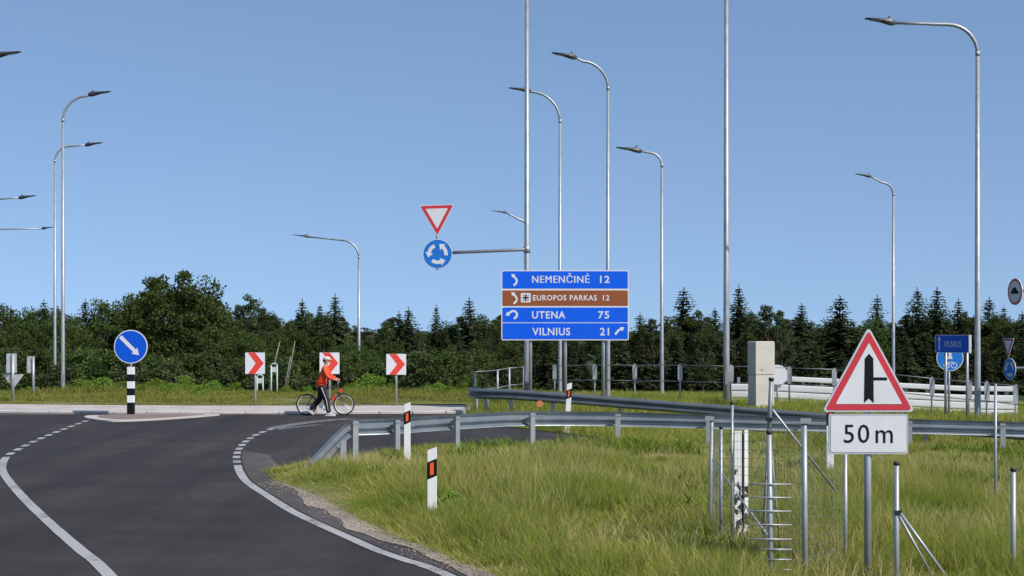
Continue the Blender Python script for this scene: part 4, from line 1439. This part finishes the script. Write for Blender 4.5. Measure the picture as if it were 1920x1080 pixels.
for y in (690, 755, 795, 835):
    MB().box((0, .0065, wz(y)), (.30 if y > 700 else .12, .005, .035)).build('bracket', M['galv_dull'], wt)
    MB().tube([(0, .03, wz(y) - .018), (0, .03, wz(y) + .018)], .0395, 12).build('post_clamp', M['galv_dull'], wt)

# ------------------------------------------------------------------ wire fence and steel bits in the verge
def steel_post(parent, p, top, r_=.024, cap=True, base=-.35, lean=0.0, mat='galv'):
    x, y = p[0], p[1]
    zb = zverge(x, y)
    o = MB().tube([(x, y, zb + base), (x + lean, y, top)], r_, 10).build('post', M[mat], parent)
    if cap:
        MB().tube([(x + lean, y, top - .02), (x + lean, y, top + .012)], r_ * 1.18, 10).build('post_cap', M['cap'], o)
    return o
fe = thing('wire_fence', 'thin wire mesh fence on galvanised posts standing in the verge grass', 'fence', (0, 0, 0))
FP = []
for (x, y, Y, r_, cap, lean) in [(1330, 787, 19.6, .024, True, .03), (1352, 801, 18.2, .020, True, 0), (1373, 755, 17.9, .017, True, 0),
                                 (1510, 792, 15.9, .027, True, -.01), (1585, 838, 16.9, .022, True, 0)]:
    X = at(x, Y)
    steel_post(fe, (X, Y), zat(y, Y), r_, cap, lean=lean)
    FP.append((X, Y, zat(y, Y)))
# bracketed tops
for i in (0, 3):
    X, Y, zt = FP[i]
    MB().box((X, Y - .01, zt + .015), (.11, .05, .05)).build('post_bracket', M['galv'], fe)
def brace(parent, a, b, r_=.013, nm='brace'):
    return MB().tube([a, b], r_, 8).build(nm, M['galv'], parent)
brace(fe, (at(1335, 19.6), 19.55, zat(863, 19.6)), (at(1445, 17.2), 17.2, zat(1012, 17.2)))
brace(fe, (at(1448, 17.0), 17.0, zat(768, 17.0)), (at(1568, 17.6), 17.6, zat(922, 17.6)))
def wires(a, b, zt_a, zt_b, nh, nv, r_=.0022):
    q = MB()
    A, B = Vector(a), Vector(b)
    ga, gb = zverge(*a), zverge(*b)
    for i in range(nh):
        t = (i + .5) / nh
        q.tube([(A.x, A.y, ga + (zt_a - ga) * t), (B.x, B.y, gb + (zt_b - gb) * t)], r_, 3, False)
    for i in range(nv):
        t = (i + .5) / nv
        p = A.lerp(B, t)
        q.tube([(p.x, p.y, ga * (1 - t) + gb * t), (p.x, p.y, zt_a * (1 - t) + zt_b * t)], r_ * .8, 3, False)
    o = q.build('wire_mesh', M['galv_dull'], fe)
    o['kind'] = 'stuff'
LP_ = [(FP[0][0], FP[0][1]), (FP[1][0], FP[1][1]), (FP[2][0], FP[2][1]), (at(1440, 17.0), 17.0), (FP[3][0], FP[3][1]), (FP[4][0], FP[4][1])]
LT_ = [FP[0][2] - .05, FP[1][2] - .05, FP[2][2] - .3, zat(800, 17), FP[3][2] - .05, FP[4][2] - .05]
for i in range(5):
    wires(LP_[i], LP_[i + 1], LT_[i], LT_[i + 1], 15, max(4, int(math.dist(LP_[i], LP_[i + 1]) / .09)))

fp2 = thing('fence_post', 'short galvanised post with black cap and two slanted struts beside the warning sign', 'post', (0, 0, 0))
pX, pY = at(1681, 15.6), 15.6
steel_post(fp2, (pX, pY), zat(868, pY), .026)
MB().box((pX + .012, pY, zat(961, pY)), (.07, .06, .045)).build('strut_joint', M['cap'], fp2)
brace(fp2, (at(1687, pY), pY - .03, zat(962, pY)), (at(1790, pY), pY - .03, zat(1105, pY)), .016, 'strut')
brace(fp2, (at(1686, pY), pY + .03, zat(966, pY)), (at(1765, pY), pY + .1, zat(1105, pY)), .013, 'strut')
fp3 = thing('fence_post', 'lone galvanised post with black cap and no struts, beyond the strutted post', 'post', (0, 0, 0))
steel_post(fp3, (at(1900, 15.8), 15.8), zat(880, 15.8), .026)
fp4 = thing('fence_post', 'thin bare galvanised rod standing in front of the guardrail and white barrier', 'post', (0, 0, 0))
steel_post(fp4, (at(1866.5, 23.0), 23.0), zat(720, 23.0), .020, False)

# upright with rungs
ld = thing('rung_post', 'galvanised upright with short horizontal rungs like a one-pole ladder', 'ladder', (0, 0, 0))
lX, lY = at(1446, 15.6), 15.6
steel_post(ld, (lX, lY), zat(810, lY), .026, True, lean=-.02)
for i, y in enumerate([907, 932, 957.5, 983, 1010, 1029, 1048, 1067]):
    w0 = (1404, 1404, 1406, 1404, 1402, 1424, 1430, 1458)[i]
    MB().tube([(at(w0, lY), lY - .03, zat(y, lY)), (at(1483, lY), lY - .03, zat(y + .6, lY))], .0085, 6).build('rung', M['galv'], ld)

# tripod pole
tp = thing('tripod_stake', 'tall leaning steel stake with thin splayed legs rising behind the rung post', 'stake', (0, 0, 0))
tY = 17.6
MB().tube([(at(1441, tY), tY, zat(830, tY)), (at(1446, tY), tY, zat(712, tY))], .024, 8).build('stake', M['galv_dull'], tp)
MB().tube([(at(1446, tY), tY, zat(714, tY)), (at(1446.3, tY), tY, zat(708, tY))], .03, 8).build('top_cap', M['cap'], tp)
MB().box((at(1441.5, tY), tY, zat(786, tY)), (.07, .07, .04)).build('joint', M['cap'], tp)
for (x1, dy) in ((1425, -.2), (1462, -.1), (1441, .5)):
    e = (at(x1, tY), tY + dy)
    MB().tube([(at(1441.5, tY), tY, zat(790, tY)), (e[0], e[1], zverge(*e) - .05)], .010, 6).build('leg', M['galv_dull'], tp)

# white channel with black smears
st_ = thing('white_marker_channel', 'white painted channel post with black smears beside the wire fence', 'marker post', (at(1391, 18.5), 18.5, zverge(at(1391, 18.5), 18.5)))
hS = zat(806, 18.5) - zverge(at(1391, 18.5), 18.5)
MB().box((-.042, .0, hS / 2 - .1), (.085, .012, hS + .18)).build('web', M['staff'], st_)
MB().box((.048, -.02, hS / 2 - .1), (.046, .012, hS + .20), R(12)).build('flange', M['staff'], st_)
MB().box((.012, .008, hS / 2 - .12), (.02, .012, hS + .14)).build('groove', M['cap'], st_)

# ------------------------------------------------------------------ concrete pillar
YP = 48.6
cpz = G(at(1427, YP), YP)
cp = thing('concrete_pillar', 'pale concrete pillar with a seam below its upper block, between mast and warning sign', 'pillar', (at(1427, YP), YP, cpz), R(20))
def bevel_block(w_, d_, z0, z1, b=.02):
    q = MB()
    def rg(k, z):
        return [(-w_ / 2 * 1 + k, -d_ / 2 + k, z), (w_ / 2 - k, -d_ / 2 + k, z), (w_ / 2 - k, d_ / 2 - k, z), (-w_ / 2 + k, d_ / 2 - k, z)]
    return q.loft([rg(b, z0), rg(0, z0 + b), rg(0, z1 - b), rg(b, z1)], s=False)
zs = zat(703, YP) - cpz
ztp = zat(640, YP) - cpz
bevel_block(.62, .5, -.3, zs).build('lower_block', M['concrete'], cp)
bevel_block(.64, .52, zs + .004, ztp).build('upper_block', M['concrete'], cp)
MB().box((-.12, -.262, zs + .16), (.06, .012, .05)).build('fixing_plate', M['galv_dull'], cp)

# ------------------------------------------------------------------ pedestrian railing
def railing(label, pts, rails, plates, name='railing', h_top=None, r_=.028):
    """pts: (photo x, depth, photo y of top)"""
    t = thing(name, label, 'railing', (0, 0, 0))
    tops = []
    for i, (x, Y, yt) in enumerate(pts):
        X = at(x, Y)
        zb = G(X, Y)
        zt = zat(yt, Y)
        tops.append(Vector((X, Y, zt)))
        p = MB().tube([(X, Y, zb - .3), (X, Y, zt)], r_, 8).build('post', M['galv'], t)
        if plates:
            MB().prism([(X - .075, zt - .48), (X - .045, zt - .53), (X + .045, zt - .53), (X + .075, zt - .48), (X + .075, zt - .05), (X + .02, zt + .02), (X - .02, zt + .02), (X - .075, zt - .05)], Y - .042, Y - .03).build('post_plate', M['galv'], p)
    for dz in rails:
        for a, b in zip(tops, tops[1:]):
            MB().tube([a - Vector((0, 0, dz)), b - Vector((0, 0, dz))], .016, 6).build('rail', M['galv_dull'], t)
    return t
railing('long two-rail pedestrian railing with plated posts running behind the destination sign and concrete pillar',
        [(1040, 58, 684), (1115, 55, 683), (1190, 53.3, 683), (1275, 51.6, 683), (1371, 50.6, 685), (1480, 50.2, 688), (1564, 49.6, 691), (1655, 48.9, 698), (1747, 48.0, 708), (1817, 46.9, 714), (1850, 46.0, 716), (1904, 45.3, 722), (1990, 44.5, 728)], (.03, .55), True)
railing('short stair railing rising from the end of the dark guardrail', [(891, 53, 696), (933, 54.2, 693), (955, 55.5, 689), (982, 56.5, 687)], (.02, .62), False, r_=.035)

# ------------------------------------------------------------------ white steel barrier
wb = thing('white_barrier', 'white painted multi-beam steel barrier behind the railing, right of the concrete pillar', 'barrier', (0, 0, 0))
bp = [(1372, 52.6), (1455, 52.2), (1560, 51.8), (1680, 51.4), (1800, 51.0), (1908, 50.6)]
bp3 = []
for x, Y in bp:
    X = at(x, Y)
    bp3.append(Vector((X, Y, G(X, Y) - 0.03)))
def beam(z0, z1, dp, i0=0, nm='beam'):
    for k in range(i0, len(bp3) - 1):
        a, b = bp3[k], bp3[k + 1]
        h = (z1 - z0)
        prof = [(0.0, 0), (.045, h * .06), (.05, h * .2), (.05, h * .8), (.045, h * .94), (0.0, h)]
        sweep([a + Vector((0, 0, z0)), b + Vector((0, 0, z0))], [(o + dp, z) for o, z in prof], -1, .02).build(nm, M['barrier_white'], wb)
beam(-.02, .215, 0); beam(.235, .45, 0); beam(.47, .68, 0); beam(.80, .96, -.01, 1, 'top_beam')
for a, b in zip(bp3, bp3[1:]):
    n = 3
    for k in range(n):
        p = a.lerp(b, (k + .5) / n)
        MB().box((p.x, p.y + .12, p.z + .4), (.09, .1, 1.0)).build('post', M['galv_dull'], wb)

# ------------------------------------------------------------------ signs on the right
YB = 46.6
sB = FPX / YB
bx0 = at(1787, YB)
bs = thing('blue_direction_sign', 'small dark blue direction sign turned aside on two posts beside tall lamp', 'road sign', (bx0, YB, G(bx0, YB)), R(-61))
def bz(y): return zat(y, YB) - G(bx0, YB)
MB().prism(rect(-.68, bz(661.5), .68, bz(628)), -.05, .05).build('panel', M['plate_back'], bs)
MB().prism(rect(-.66, bz(660.5), .66, bz(629)), -.054, -.049).build('blue_face', M['blue_deep'], bs)
q = MB(); stroke(q, [(-.5, bz(657)), (-.5, bz(638))], .05, -.058, -.053, (.11, .16)); q.build('arrow', M['white_grey'], bs)
link('lettering', text_mesh('VILNIUS', -.32, .38, bz(651), bz(639), -.058, M['white_grey'], .0), bs)
for x in (-.38, .48):
    MB().tube([(x, .08, -.3), (x, .08, bz(632))], .042, 10).build('post', M['galv'], bs)
YR = 49.2
rx_ = at(1781, YR)
ps = thing('path_sign', 'round light blue path sign with white figures, partly behind the small direction sign', 'road sign', (rx_, YR, G(rx_, YR)), R(-4))
sR = FPX / YR
def rz_(y): return zat(y, YR) - G(rx_, YR)
MB().prism(circ(25 / sR, 40, 0, rz_(671)), -.02, .004).build('panel', M['white'], ps)
MB().prism(circ(23.6 / sR, 40, 0, rz_(671)), -.024, -.019).build('blue_face', M['blue_round'], ps)
q = MB()
q.prism(circ(.05, 12, .0, rz_(664)), -.028, -.023)
q.prism([(-.08, rz_(673)), (.08, rz_(673)), (.05, rz_(667)), (-.05, rz_(667))], -.028, -.023)
for sx_ in (-.10, .12):
    ring_ = circ(.085, 14, sx_, rz_(685))
    stroke(q, ring_ + [ring_[0]], .022, -.028, -.023)
stroke(q, [(-.1, rz_(685)), (-.02, rz_(679)), (.08, rz_(679)), (.12, rz_(685))], .025, -.029, -.023)
q.build('figures', M['white'], ps)
MB().tube([(-.02, .03, -.3), (-.02, .03, rz_(655))], .035, 10).build('post', M['galv'], ps)

# arm signs whose pole stands right of the picture
YD = 77.0
dX = at(2010, YD)
dp_ = thing('sign_pole', 'tall pole whose thin arm carries small give-way and roundabout signs', 'pole', (dX, YD, G(dX, YD)))
dH = zat(560, YD) - G(dX, YD)
MB().tube([(0, 0, -.3), (0, 0, dH)], [.11, .08], 12).build('pole', M['galv'], dp_)
za = zat(690, YD) - G(dX, YD)
MB().tube([(at(1893, YD) - dX, .12, za), (0, 0, za)], .05, 8).build('sign_arm', M['galv'], dp_)
giveway('small turned-aside give-way triangle above the small roundabout sign', (at(1890, YD), YD - .02, zat(653, YD)), R(-78), 1.08)
rr = thing('roundabout_sign', 'small blue roundabout sign turned aside, below the small give-way triangle', 'road sign', (at(1893, YD), YD, zat(692, YD)), R(-75))
MB().prism(circ(.52), 0, .025).build('panel', M['white'], rr)
MB().prism(circ(.49), -.004, .001).build('blue_face', M['blue_round'], rr)
roundabout_arrows(.48, -.008, -.003).build('arrows', M['white'], rr)
YE = 60.0
eX = at(1990, YE)
ep = thing('sign_pole', 'tall pole with dark arm carrying the round prohibition sign', 'pole', (eX, YE, G(eX, YE)))
eH = zat(500, YE) - G(eX, YE)
MB().tube([(0, 0, -.3), (0, 0, eH)], [.11, .08], 12).build('pole', M['galv_dull'], ep)
ze = zat(545, YE) - G(eX, YE)
MB().tube([(at(1905, YE) - eX, .1, ze), (0, 0, ze)], .05, 8).build('sign_arm', M['galv_dull'], ep)
pr = thing('prohibition_sign', 'round red-ringed white sign with dark car pictogram, turned aside high on an arm', 'road sign', (at(1903, YE), YE, zat(547, YE)), R(-76))
MB().prism(circ(.50), 0, .025).build('panel', M['white_grey'], pr)
MB().prism(circ(.49), -.004, .001).build('red_ring', M['red'], pr)
MB().prism(circ(.40), -.008, -.003).build('white_face', M['white_grey'], pr)
MB().prism([(-.26, -.08), (.26, -.08), (.26, .03), (.15, .05), (.08, .16), (-.12, .16), (-.19, .05), (-.26, .03)], -.012, -.007).build('pictogram', M['black'], pr)
# back of a round sign behind the pillar
YO = 52.0
oX = at(1458, YO)
ob = thing('round_sign_back', 'pale back of a small round sign beside the concrete pillar', 'road sign', (oX, YO, G(oX, YO)))
oz = zat(703, YO) - G(oX, YO)
MB().prism(circ(.33, 32, 0, oz), 0, .025).build('panel', M['white'], ob)
MB().tube([(0, .05, -.3), (0, .05, oz + .2)], .03, 8).build('post', M['galv'], ob)

# ------------------------------------------------------------------ signs on the left, seen from behind
def back_sign(x, Y, yb, ytop, label, tri=False):
    X = at(x, Y); zb = G(X, Y)
    t = thing('reversed_sign', label, 'road sign', (X, Y, zb))
    zt = zat(ytop, Y) - zb
    MB().tube([(0, 0, -.3), (0, 0, zt)], .05, 10).build('post', M['galv'], t)
    s = FPX / Y
    z2 = zat(699, Y) - zb
    MB().box((-8 / s, .06, (zt + z2) / 2), (6 / s, .25, zt - z2)).build('edge_on_panel', M['plate_back'], t)
    MB().box((-4 / s, .05, (zt + z2) / 2 + .1), (6 / s, .03, .05)).build('bracket', M['galv'], t)
    if tri:
        a, b, c = zat(702, Y) - zb, zat(729, Y) - zb, 20 / s
        MB().prism(rounded([(0, b), (c, a), (-c, a)], .02), .055, .08).build('triangle_panel', M['plate_back'], t)
        MB().box((4.5 / s, 0.03, (zt + z2) / 2), (4 / s, .05, zt - z2)).build('side_panel', M['plate_back'], t)
    return t
back_sign(24, 53.5, 745, 663, 'grey back of an inverted triangle sign on a post near the paired lamp poles', True)
back_sign(62.5, 57, 735, 668, 'thin post with edge-on panel between the triangle back and the paired lamp poles')

# pale green two-legged frames
for i, (x, y0, lab) in enumerate([(487.5, 703, 'small pale green two-legged frame with panel, lower of the pair'), (514, 682, 'taller pale green two-legged frame with panel behind first chevron board')]):
    Y = 62.0
    X = at(x, Y); zb = G(X, Y)
    t = thing('green_frame', lab, 'frame', (X, Y, zb))
    s = FPX / Y
    h = zat(y0, Y) - zb
    for sx_ in (-5.5, 5.5):
        MB().tube([(sx_ / s, 0, -.2), (sx_ / s, 0, h - .05)], .03, 8).build('leg', M['pale_green'], t)
    MB().box((0, 0, h - .22), (9 / s, .03, .2)).build('panel', M['white_grey'], t)
    MB().tube([(-5.5 / s, 0, h - .06), (-3 / s, 0, h), (3 / s, 0, h), (5.5 / s, 0, h - .06)], .03, 8).build('top_bar', M['pale_green'], t)
    MB().box((0, -.02, h - .07), (5 / s, .03, .07)).build('dark_plate', M['black'], t)

# ------------------------------------------------------------------ bicycle
YBk = 46.9
x0 = at(606, YBk)
bk = thing('bicycle', 'bicycle with pale rims pushed along beside the person in orange', 'bicycle', (x0, YBk + .36, 0.004))
RWh = .315
def wheel(cx):
    wr = MB()
    wob = [(cx + (RWh - .02) * math.cos(a), 0, RWh + (RWh - .02) * math.sin(a)) for a in [2 * PI * k / 36 for k in range(37)]]
    ty = wr.tube(wob, .021, 8, False).build('wheel', M['rubber'], bk)
    rm = MB().tube([(cx + (RWh - .048) * math.cos(a), 0, RWh + (RWh - .048) * math.sin(a)) for a in [2 * PI * k / 36 for k in range(37)]], .016, 6, False).build('rim', M['rim'], ty)
    sp_ = MB()
    for k in range(24):
        a = 2 * PI * k / 24
        sp_.tube([(cx + .02 * math.cos(a + .5), .02 * (1 if k % 2 else -1), RWh + .02 * math.sin(a + .5)), (cx + (RWh - .05) * math.cos(a), 0, RWh + (RWh - .05) * math.sin(a))], .0022, 3, False)
    sp_.build('spokes', M['chrome'], ty)
    MB().tube([(cx, -.05, RWh), (cx, .05, RWh)], .022, 8).build('hub', M['chrome'], ty)
wheel(-.53); wheel(.57)
fr_ = MB()
BBx, BBz = -.08, .29
ST = (-.22, 0, .80); HT, HB = (.40, 0, .83), (.44, 0, .66)
for a, b, r_ in [((BBx, 0, BBz), ST, .016), (ST, HT, .016), ((BBx, 0, BBz), HB, .019), (HT, HB, .02)]:
    fr_.tube([a, b], r_, 8)
for s in (-1, 1):
    fr_.tube([(BBx, .03 * s, BBz), (-.53, .055 * s, RWh)], .010, 6)
    fr_.tube([(ST[0], .02 * s, ST[2] - .04), (-.53, .055 * s, RWh)], .009, 6)
fr_.build('frame', M['bike_dark'], bk)
fk = MB()
for s in (-1, 1):
    fk.tube([(.445, .03 * s, .655), (.49, .05 * s, .50), (.57, .055 * s, RWh)], .011, 6)
fk.box((.445, 0, .655), (.05, .1, .03))
fk.build('fork', M['bike_dark'], bk)
MB().tube([ST, (-.25, 0, .92)], .014, 8).build('seat_post', M['chrome'], bk)
sd = MB()
sd.loft([[(-.40, -.075, .94), (-.40, .075, .94), (-.40, .06, .985), (-.40, -.06, .985)], [(-.28, -.07, .93), (-.28, .07, .93), (-.28, .05, .98), (-.28, -.05, .98)], [(-.13, -.02, .94), (-.13, .02, .94), (-.13, .015, .97), (-.13, -.015, .97)]])
sd.build('saddle', M['rubber'], bk)
MB().tube([HT, (.385, 0, .93), (.43, 0, 1.0)], .014, 8).build('stem', M['chrome'], bk)
hb = MB().tube([(.37, -.30, 1.03), (.41, -.18, 1.02), (.43, 0, 1.0), (.41, .18, 1.02), (.37, .30, 1.03)], .012, 8).build('handlebar', M['chrome'], bk)
for s in (-1, 1):
    MB().tube([(.365, .31 * s, 1.031), (.395, .21 * s, 1.025)], .018, 8).build('grip', M['rubber'], hb)
ck = MB().tube([(BBx, -.045, BBz), (BBx, -.055, BBz)], .09, 24).build('chainring', M['chrome'], bk)
MB().tube([(BBx, -.07, BBz), (BBx + .10, -.07, BBz - .13)], .011, 6).build('crank_arm', M['chrome'], ck)
MB().tube([(BBx, .07, BBz), (BBx - .10, .07, BBz + .13)], .011, 6).build('crank_arm', M['chrome'], ck)
MB().box((BBx + .10, -.12, BBz - .13), (.09, .08, .02)).build('pedal', M['rubber'], ck)
MB().box((BBx - .10, .12, BBz + .13), (.09, .08, .02)).build('pedal', M['rubber'], ck)
ch = MB()
ch.tube([(BBx, -.05, BBz + .088), (-.53, -.05, RWh + .035)], .006, 4); ch.tube([(BBx, -.05, BBz - .088), (-.53, -.05, RWh - .035)], .006, 4)
ch.build('chain', M['galv_dull'], bk)
MB().tube([(.47, -.03, .72), (.47, .03, .72)], .05, 10).build('front_reflector', M['red_bright'], bk)
MB().box((.28, 0, .52), (.07, .07, .2), 0, R(35)).build('bottle', M['red_bright'], bk)

# ------------------------------------------------------------------ person
pe = thing('person', 'person in orange-red jacket, black trousers and pale cap walking with a bicycle', 'person', (x0, YBk, 0.004))
def skin(verts, edges, rad, root=0, sub=2, extra=None):
    me = bpy.data.meshes.new('tmp')
    me.from_pydata(verts, edges, [])
    o = bpy.data.objects.new('tmp', me)
    COL.objects.link(o)
    o.modifiers.new('s', 'SKIN')
    sv = me.skin_vertices[0].data
    for i, r_ in enumerate(rad):
        sv[i].radius = r_ if isinstance(r_, tuple) else (r_, r_)
        sv[i].use_root = (i == root)
    m2 = o.modifiers.new('u', 'SUBSURF'); m2.levels = sub; m2.render_levels = sub
    dg = bpy.context.evaluated_depsgraph_get()
    m = bpy.data.meshes.new_from_object(o.evaluated_get(dg))
    bpy.data.objects.remove(o)
    m.polygons.foreach_set('use_smooth', [True] * len(m.polygons))
    return m
def join_mesh(m, mb):
    """append extra shapes to a mesh"""
    bm = bmesh.new(); bm.from_mesh(m)
    vs = [bm.verts.new(v) for v in mb.v]
    for f in mb.f:
        try:
            fc = bm.faces.new([vs[i] for i in f]); fc.smooth = True
        except ValueError:
            pass
    bm.to_mesh(m); bm.free()
    return m
J = dict(pel=(-.06, 0, .93), sp=(-.01, 0, 1.12), ch=(.04, 0, 1.32), nk=(.075, 0, 1.46), hb=(.09, 0, 1.53), hd=(.105, 0, 1.62), ht=(.10, 0, 1.70),
         sR=(.045, -.17, 1.39), eR=(.17, -.22, 1.13), wR=(.345, .04, 1.055), pR=(.385, .09, 1.045),
         sL=(.045, .17, 1.39), eL=(.20, .34, 1.14), wL=(.335, .56, 1.065), pL=(.37, .62, 1.05),
         hR=(-.045, -.09, .88), kR=(.10, -.10, .50), aR=(.175, -.10, .10), tR=(.25, -.10, .045),
         hL=(-.06, .09, .88), kL=(-.10, .10, .49), aL=(-.40, .10, .19), tL=(-.345, .10, .07))
K = list(J)
E = [('pel', 'sp'), ('sp', 'ch'), ('ch', 'nk'), ('nk', 'hb'), ('hb', 'hd'), ('hd', 'ht'), ('ch', 'sR'), ('sR', 'eR'), ('eR', 'wR'), ('wR', 'pR'), ('ch', 'sL'), ('sL', 'eL'), ('eL', 'wL'), ('wL', 'pL'),
     ('pel', 'hR'), ('hR', 'kR'), ('kR', 'aR'), ('aR', 'tR'), ('pel', 'hL'), ('hL', 'kL'), ('kL', 'aL'), ('aL', 'tL')]
RAD = dict(pel=(.105, .09), sp=(.105, .09), ch=(.13, .10), nk=.055, hb=.06, hd=.098, ht=.075, sR=.062, eR=.042, wR=.028, pR=.034, sL=.062, eL=.042, wL=.028, pL=.034,
           hR=.085, kR=.052, aR=.034, tR=.03, hL=.085, kL=.052, aL=.034, tL=.03)
bd = skin([J[k] for k in K], [(K.index(a), K.index(b)) for a, b in E], [RAD[k] for k in K], 0)
ex = MB()
for (pw, sg) in (('pR', 1), ('pL', 1)):
    px, py, pz = J[pw]
    for f in range(4):
        yy = py - .032 + .022 * f
        L_ = (.9, 1.0, .95, .78)[f]
        ex.tube([(px, yy, pz + .005), (px + .03 * L_, yy, pz + .012), (px + .052 * L_, yy, pz - .012), (px + .035 * L_, yy, pz - .04 * L_)], [.0095, .0095, .009, .007], 6)
    ex.tube([(px - .02, py - .03, pz - .005), (px + .0, py - .05, pz - .02), (px + .025, py - .045, pz - .035)], [.011, .0105, .008], 6)
# face: nose, brow, lips, ears
hx, hy, hz = J['hd']
ex.loft([[(hx + .085, -.012, hz + .02), (hx + .085, .012, hz + .02), (hx + .09, .0, hz + .025)], [(hx + .122, -.014, hz - .02), (hx + .122, .014, hz - .02), (hx + .118, 0, hz - .005)], [(hx + .085, -.012, hz - .03), (hx + .085, .012, hz - .03), (hx + .09, 0, hz - .028)]])
ex.tube([(hx + .088, -.022, hz - .05), (hx + .098, 0, hz - .048), (hx + .088, .022, hz - .05)], [.004, .007, .004], 6)
for s in (-1, 1):
    ex.tube([(hx - .005, s * .092, hz + .03), (hx - .012, s * .104, hz + .005), (hx, s * .094, hz - .03)], [.006, .012, .006], 6)
join_mesh(bd, ex)
bd.materials.append(M['skin'])
body = link('body', bd, pe)
for s in (-1, 1):
    MB().tube([(hx + .085, s * .034, hz + .018), (hx + .097, s * .032, hz + .018)], .010, 8).build('eye', M['black'], body)
# jacket
JK = ['sp2', 'sp', 'ch', 'nk2', 'sR', 'eR', 'wR2', 'sL', 'eL', 'wL2', 'hem']
JJ = dict(J)
JJ['nk2'] = (.07, 0, 1.45); JJ['wR2'] = (.315, -.005, 1.065); JJ['wL2'] = (.315, .525, 1.075); JJ['sp2'] = (-.045, 0, .98); JJ['hem'] = (-.075, 0, .80)
JE = [('hem', 'sp2'), ('sp2', 'sp'), ('sp', 'ch'), ('ch', 'nk2'), ('ch', 'sR'), ('sR', 'eR'), ('eR', 'wR2'), ('ch', 'sL'), ('sL', 'eL'), ('eL', 'wL2')]
JR = dict(hem=(.20, .19), sp2=(.175, .155), sp=(.155, .135), ch=(.18, .145), nk2=.078, sR=.088, eR=.066, wR2=.048, sL=.088, eL=.066, wL2=.048)
jm = skin([JJ[k] for k in JK], [(JK.index(a), JK.index(b)) for a, b in JE], [JR[k] for k in JK], JK.index('sp'))
jm.materials.append(M['jacket'])
jk = link('jacket', jm, pe)
# trousers
TJ = dict(pel=(-.06, 0, .90), top=(-.04, 0, 1.02), hR=J['hR'], kR=J['kR'], aR=(.185, -.10, .075), hL=J['hL'], kL=J['kL'], aL=(-.41, .10, .165))
TK = list(TJ)
TE = [('top', 'pel'), ('pel', 'hR'), ('hR', 'kR'), ('kR', 'aR'), ('pel', 'hL'), ('hL', 'kL'), ('kL', 'aL')]
TR = dict(pel=(.16, .14), top=(.135, .12), hR=.115, kR=.09, aR=.074, hL=.115, kL=.09, aL=.074)
tm_ = skin([TJ[k] for k in TK], [(TK.index(a), TK.index(b)) for a, b in TE], [TR[k] for k in TK], 0)
tm_.materials.append(M['trousers'])
tr = link('trousers', tm_, pe)
MB().tube([(-.03, -.205, .84), (.04, -.20, .66), (.105, -.19, .50), (.14, -.175, .32), (.165, -.172, .15)], [.011] * 5, 6).build('side_stripe', M['stripe'], tr)
def shoe(p, ang, nm='shoe'):
    q = MB()
    rings = []
    for u, hw, h in [(-.10, .030, .05), (-.075, .040, .085), (-.02, .043, .10), (.05, .046, .07), (.12, .048, .05), (.175, .035, .035), (.19, .015, .02)]:
        rings.append([(u, -hw, 0.012), (u, -hw * .9, h * .7), (u, -hw * .4, h), (u, hw * .4, h), (u, hw * .9, h * .7), (u, hw, .012)])
    q.loft(rings)
    o = q.build(nm, M['shoe'], pe)
    sl2 = MB()
    sl2.prismz([(-.105, -.035), (-.05, -.045), (.10, -.052), (.18, -.03), (.195, 0), (.18, .03), (.10, .052), (-.05, .045), (-.105, .035)], -.014, .014)
    sl2.build('sole', M['sole'], o)
    o.location = p
    o.rotation_euler = (0, ang, 0)
shoe((.18, -.10, .018), 0.0)
shoe((-.44, .10, .145), R(38))
# cap and hair
cpm = MB()
rings = []
for z, k in [(.02, 1.0), (.05, 1.02), (.085, .92), (.11, .66), (.122, .25)]:
    rings.append([(hx + .108 * k * math.cos(a) - .004, .102 * k * math.sin(a), hz + z) for a in [2 * PI * i / 16 for i in range(16)]])
cpm.loft(rings)
cpo = cpm.build('cap', M['cap_cloth'], pe)
MB().prismz([(hx + .07, -.075), (hx + .13, -.06), (hx + .165, 0), (hx + .13, .06), (hx + .07, .075)], hz + .022, hz + .034).build('peak', M['cap_cloth'], cpo)
hr = MB()
rings = []
for z, k in [(-.055, .82), (-.03, .98), (.0, 1.03), (.025, 1.0)]:
    rings.append([(hx - .012 + .104 * k * math.cos(a), .101 * k * math.sin(a), hz + z) for a in [R(110) + R(140) * i / 10 for i in range(11)]] +
                 [(hx - .012 + .085 * k * math.cos(a), .083 * k * math.sin(a), hz + z) for a in [R(250) - R(140) * i / 10 for i in range(11)]])
hr.loft(rings)
hr.build('hair', M['hair'], pe)
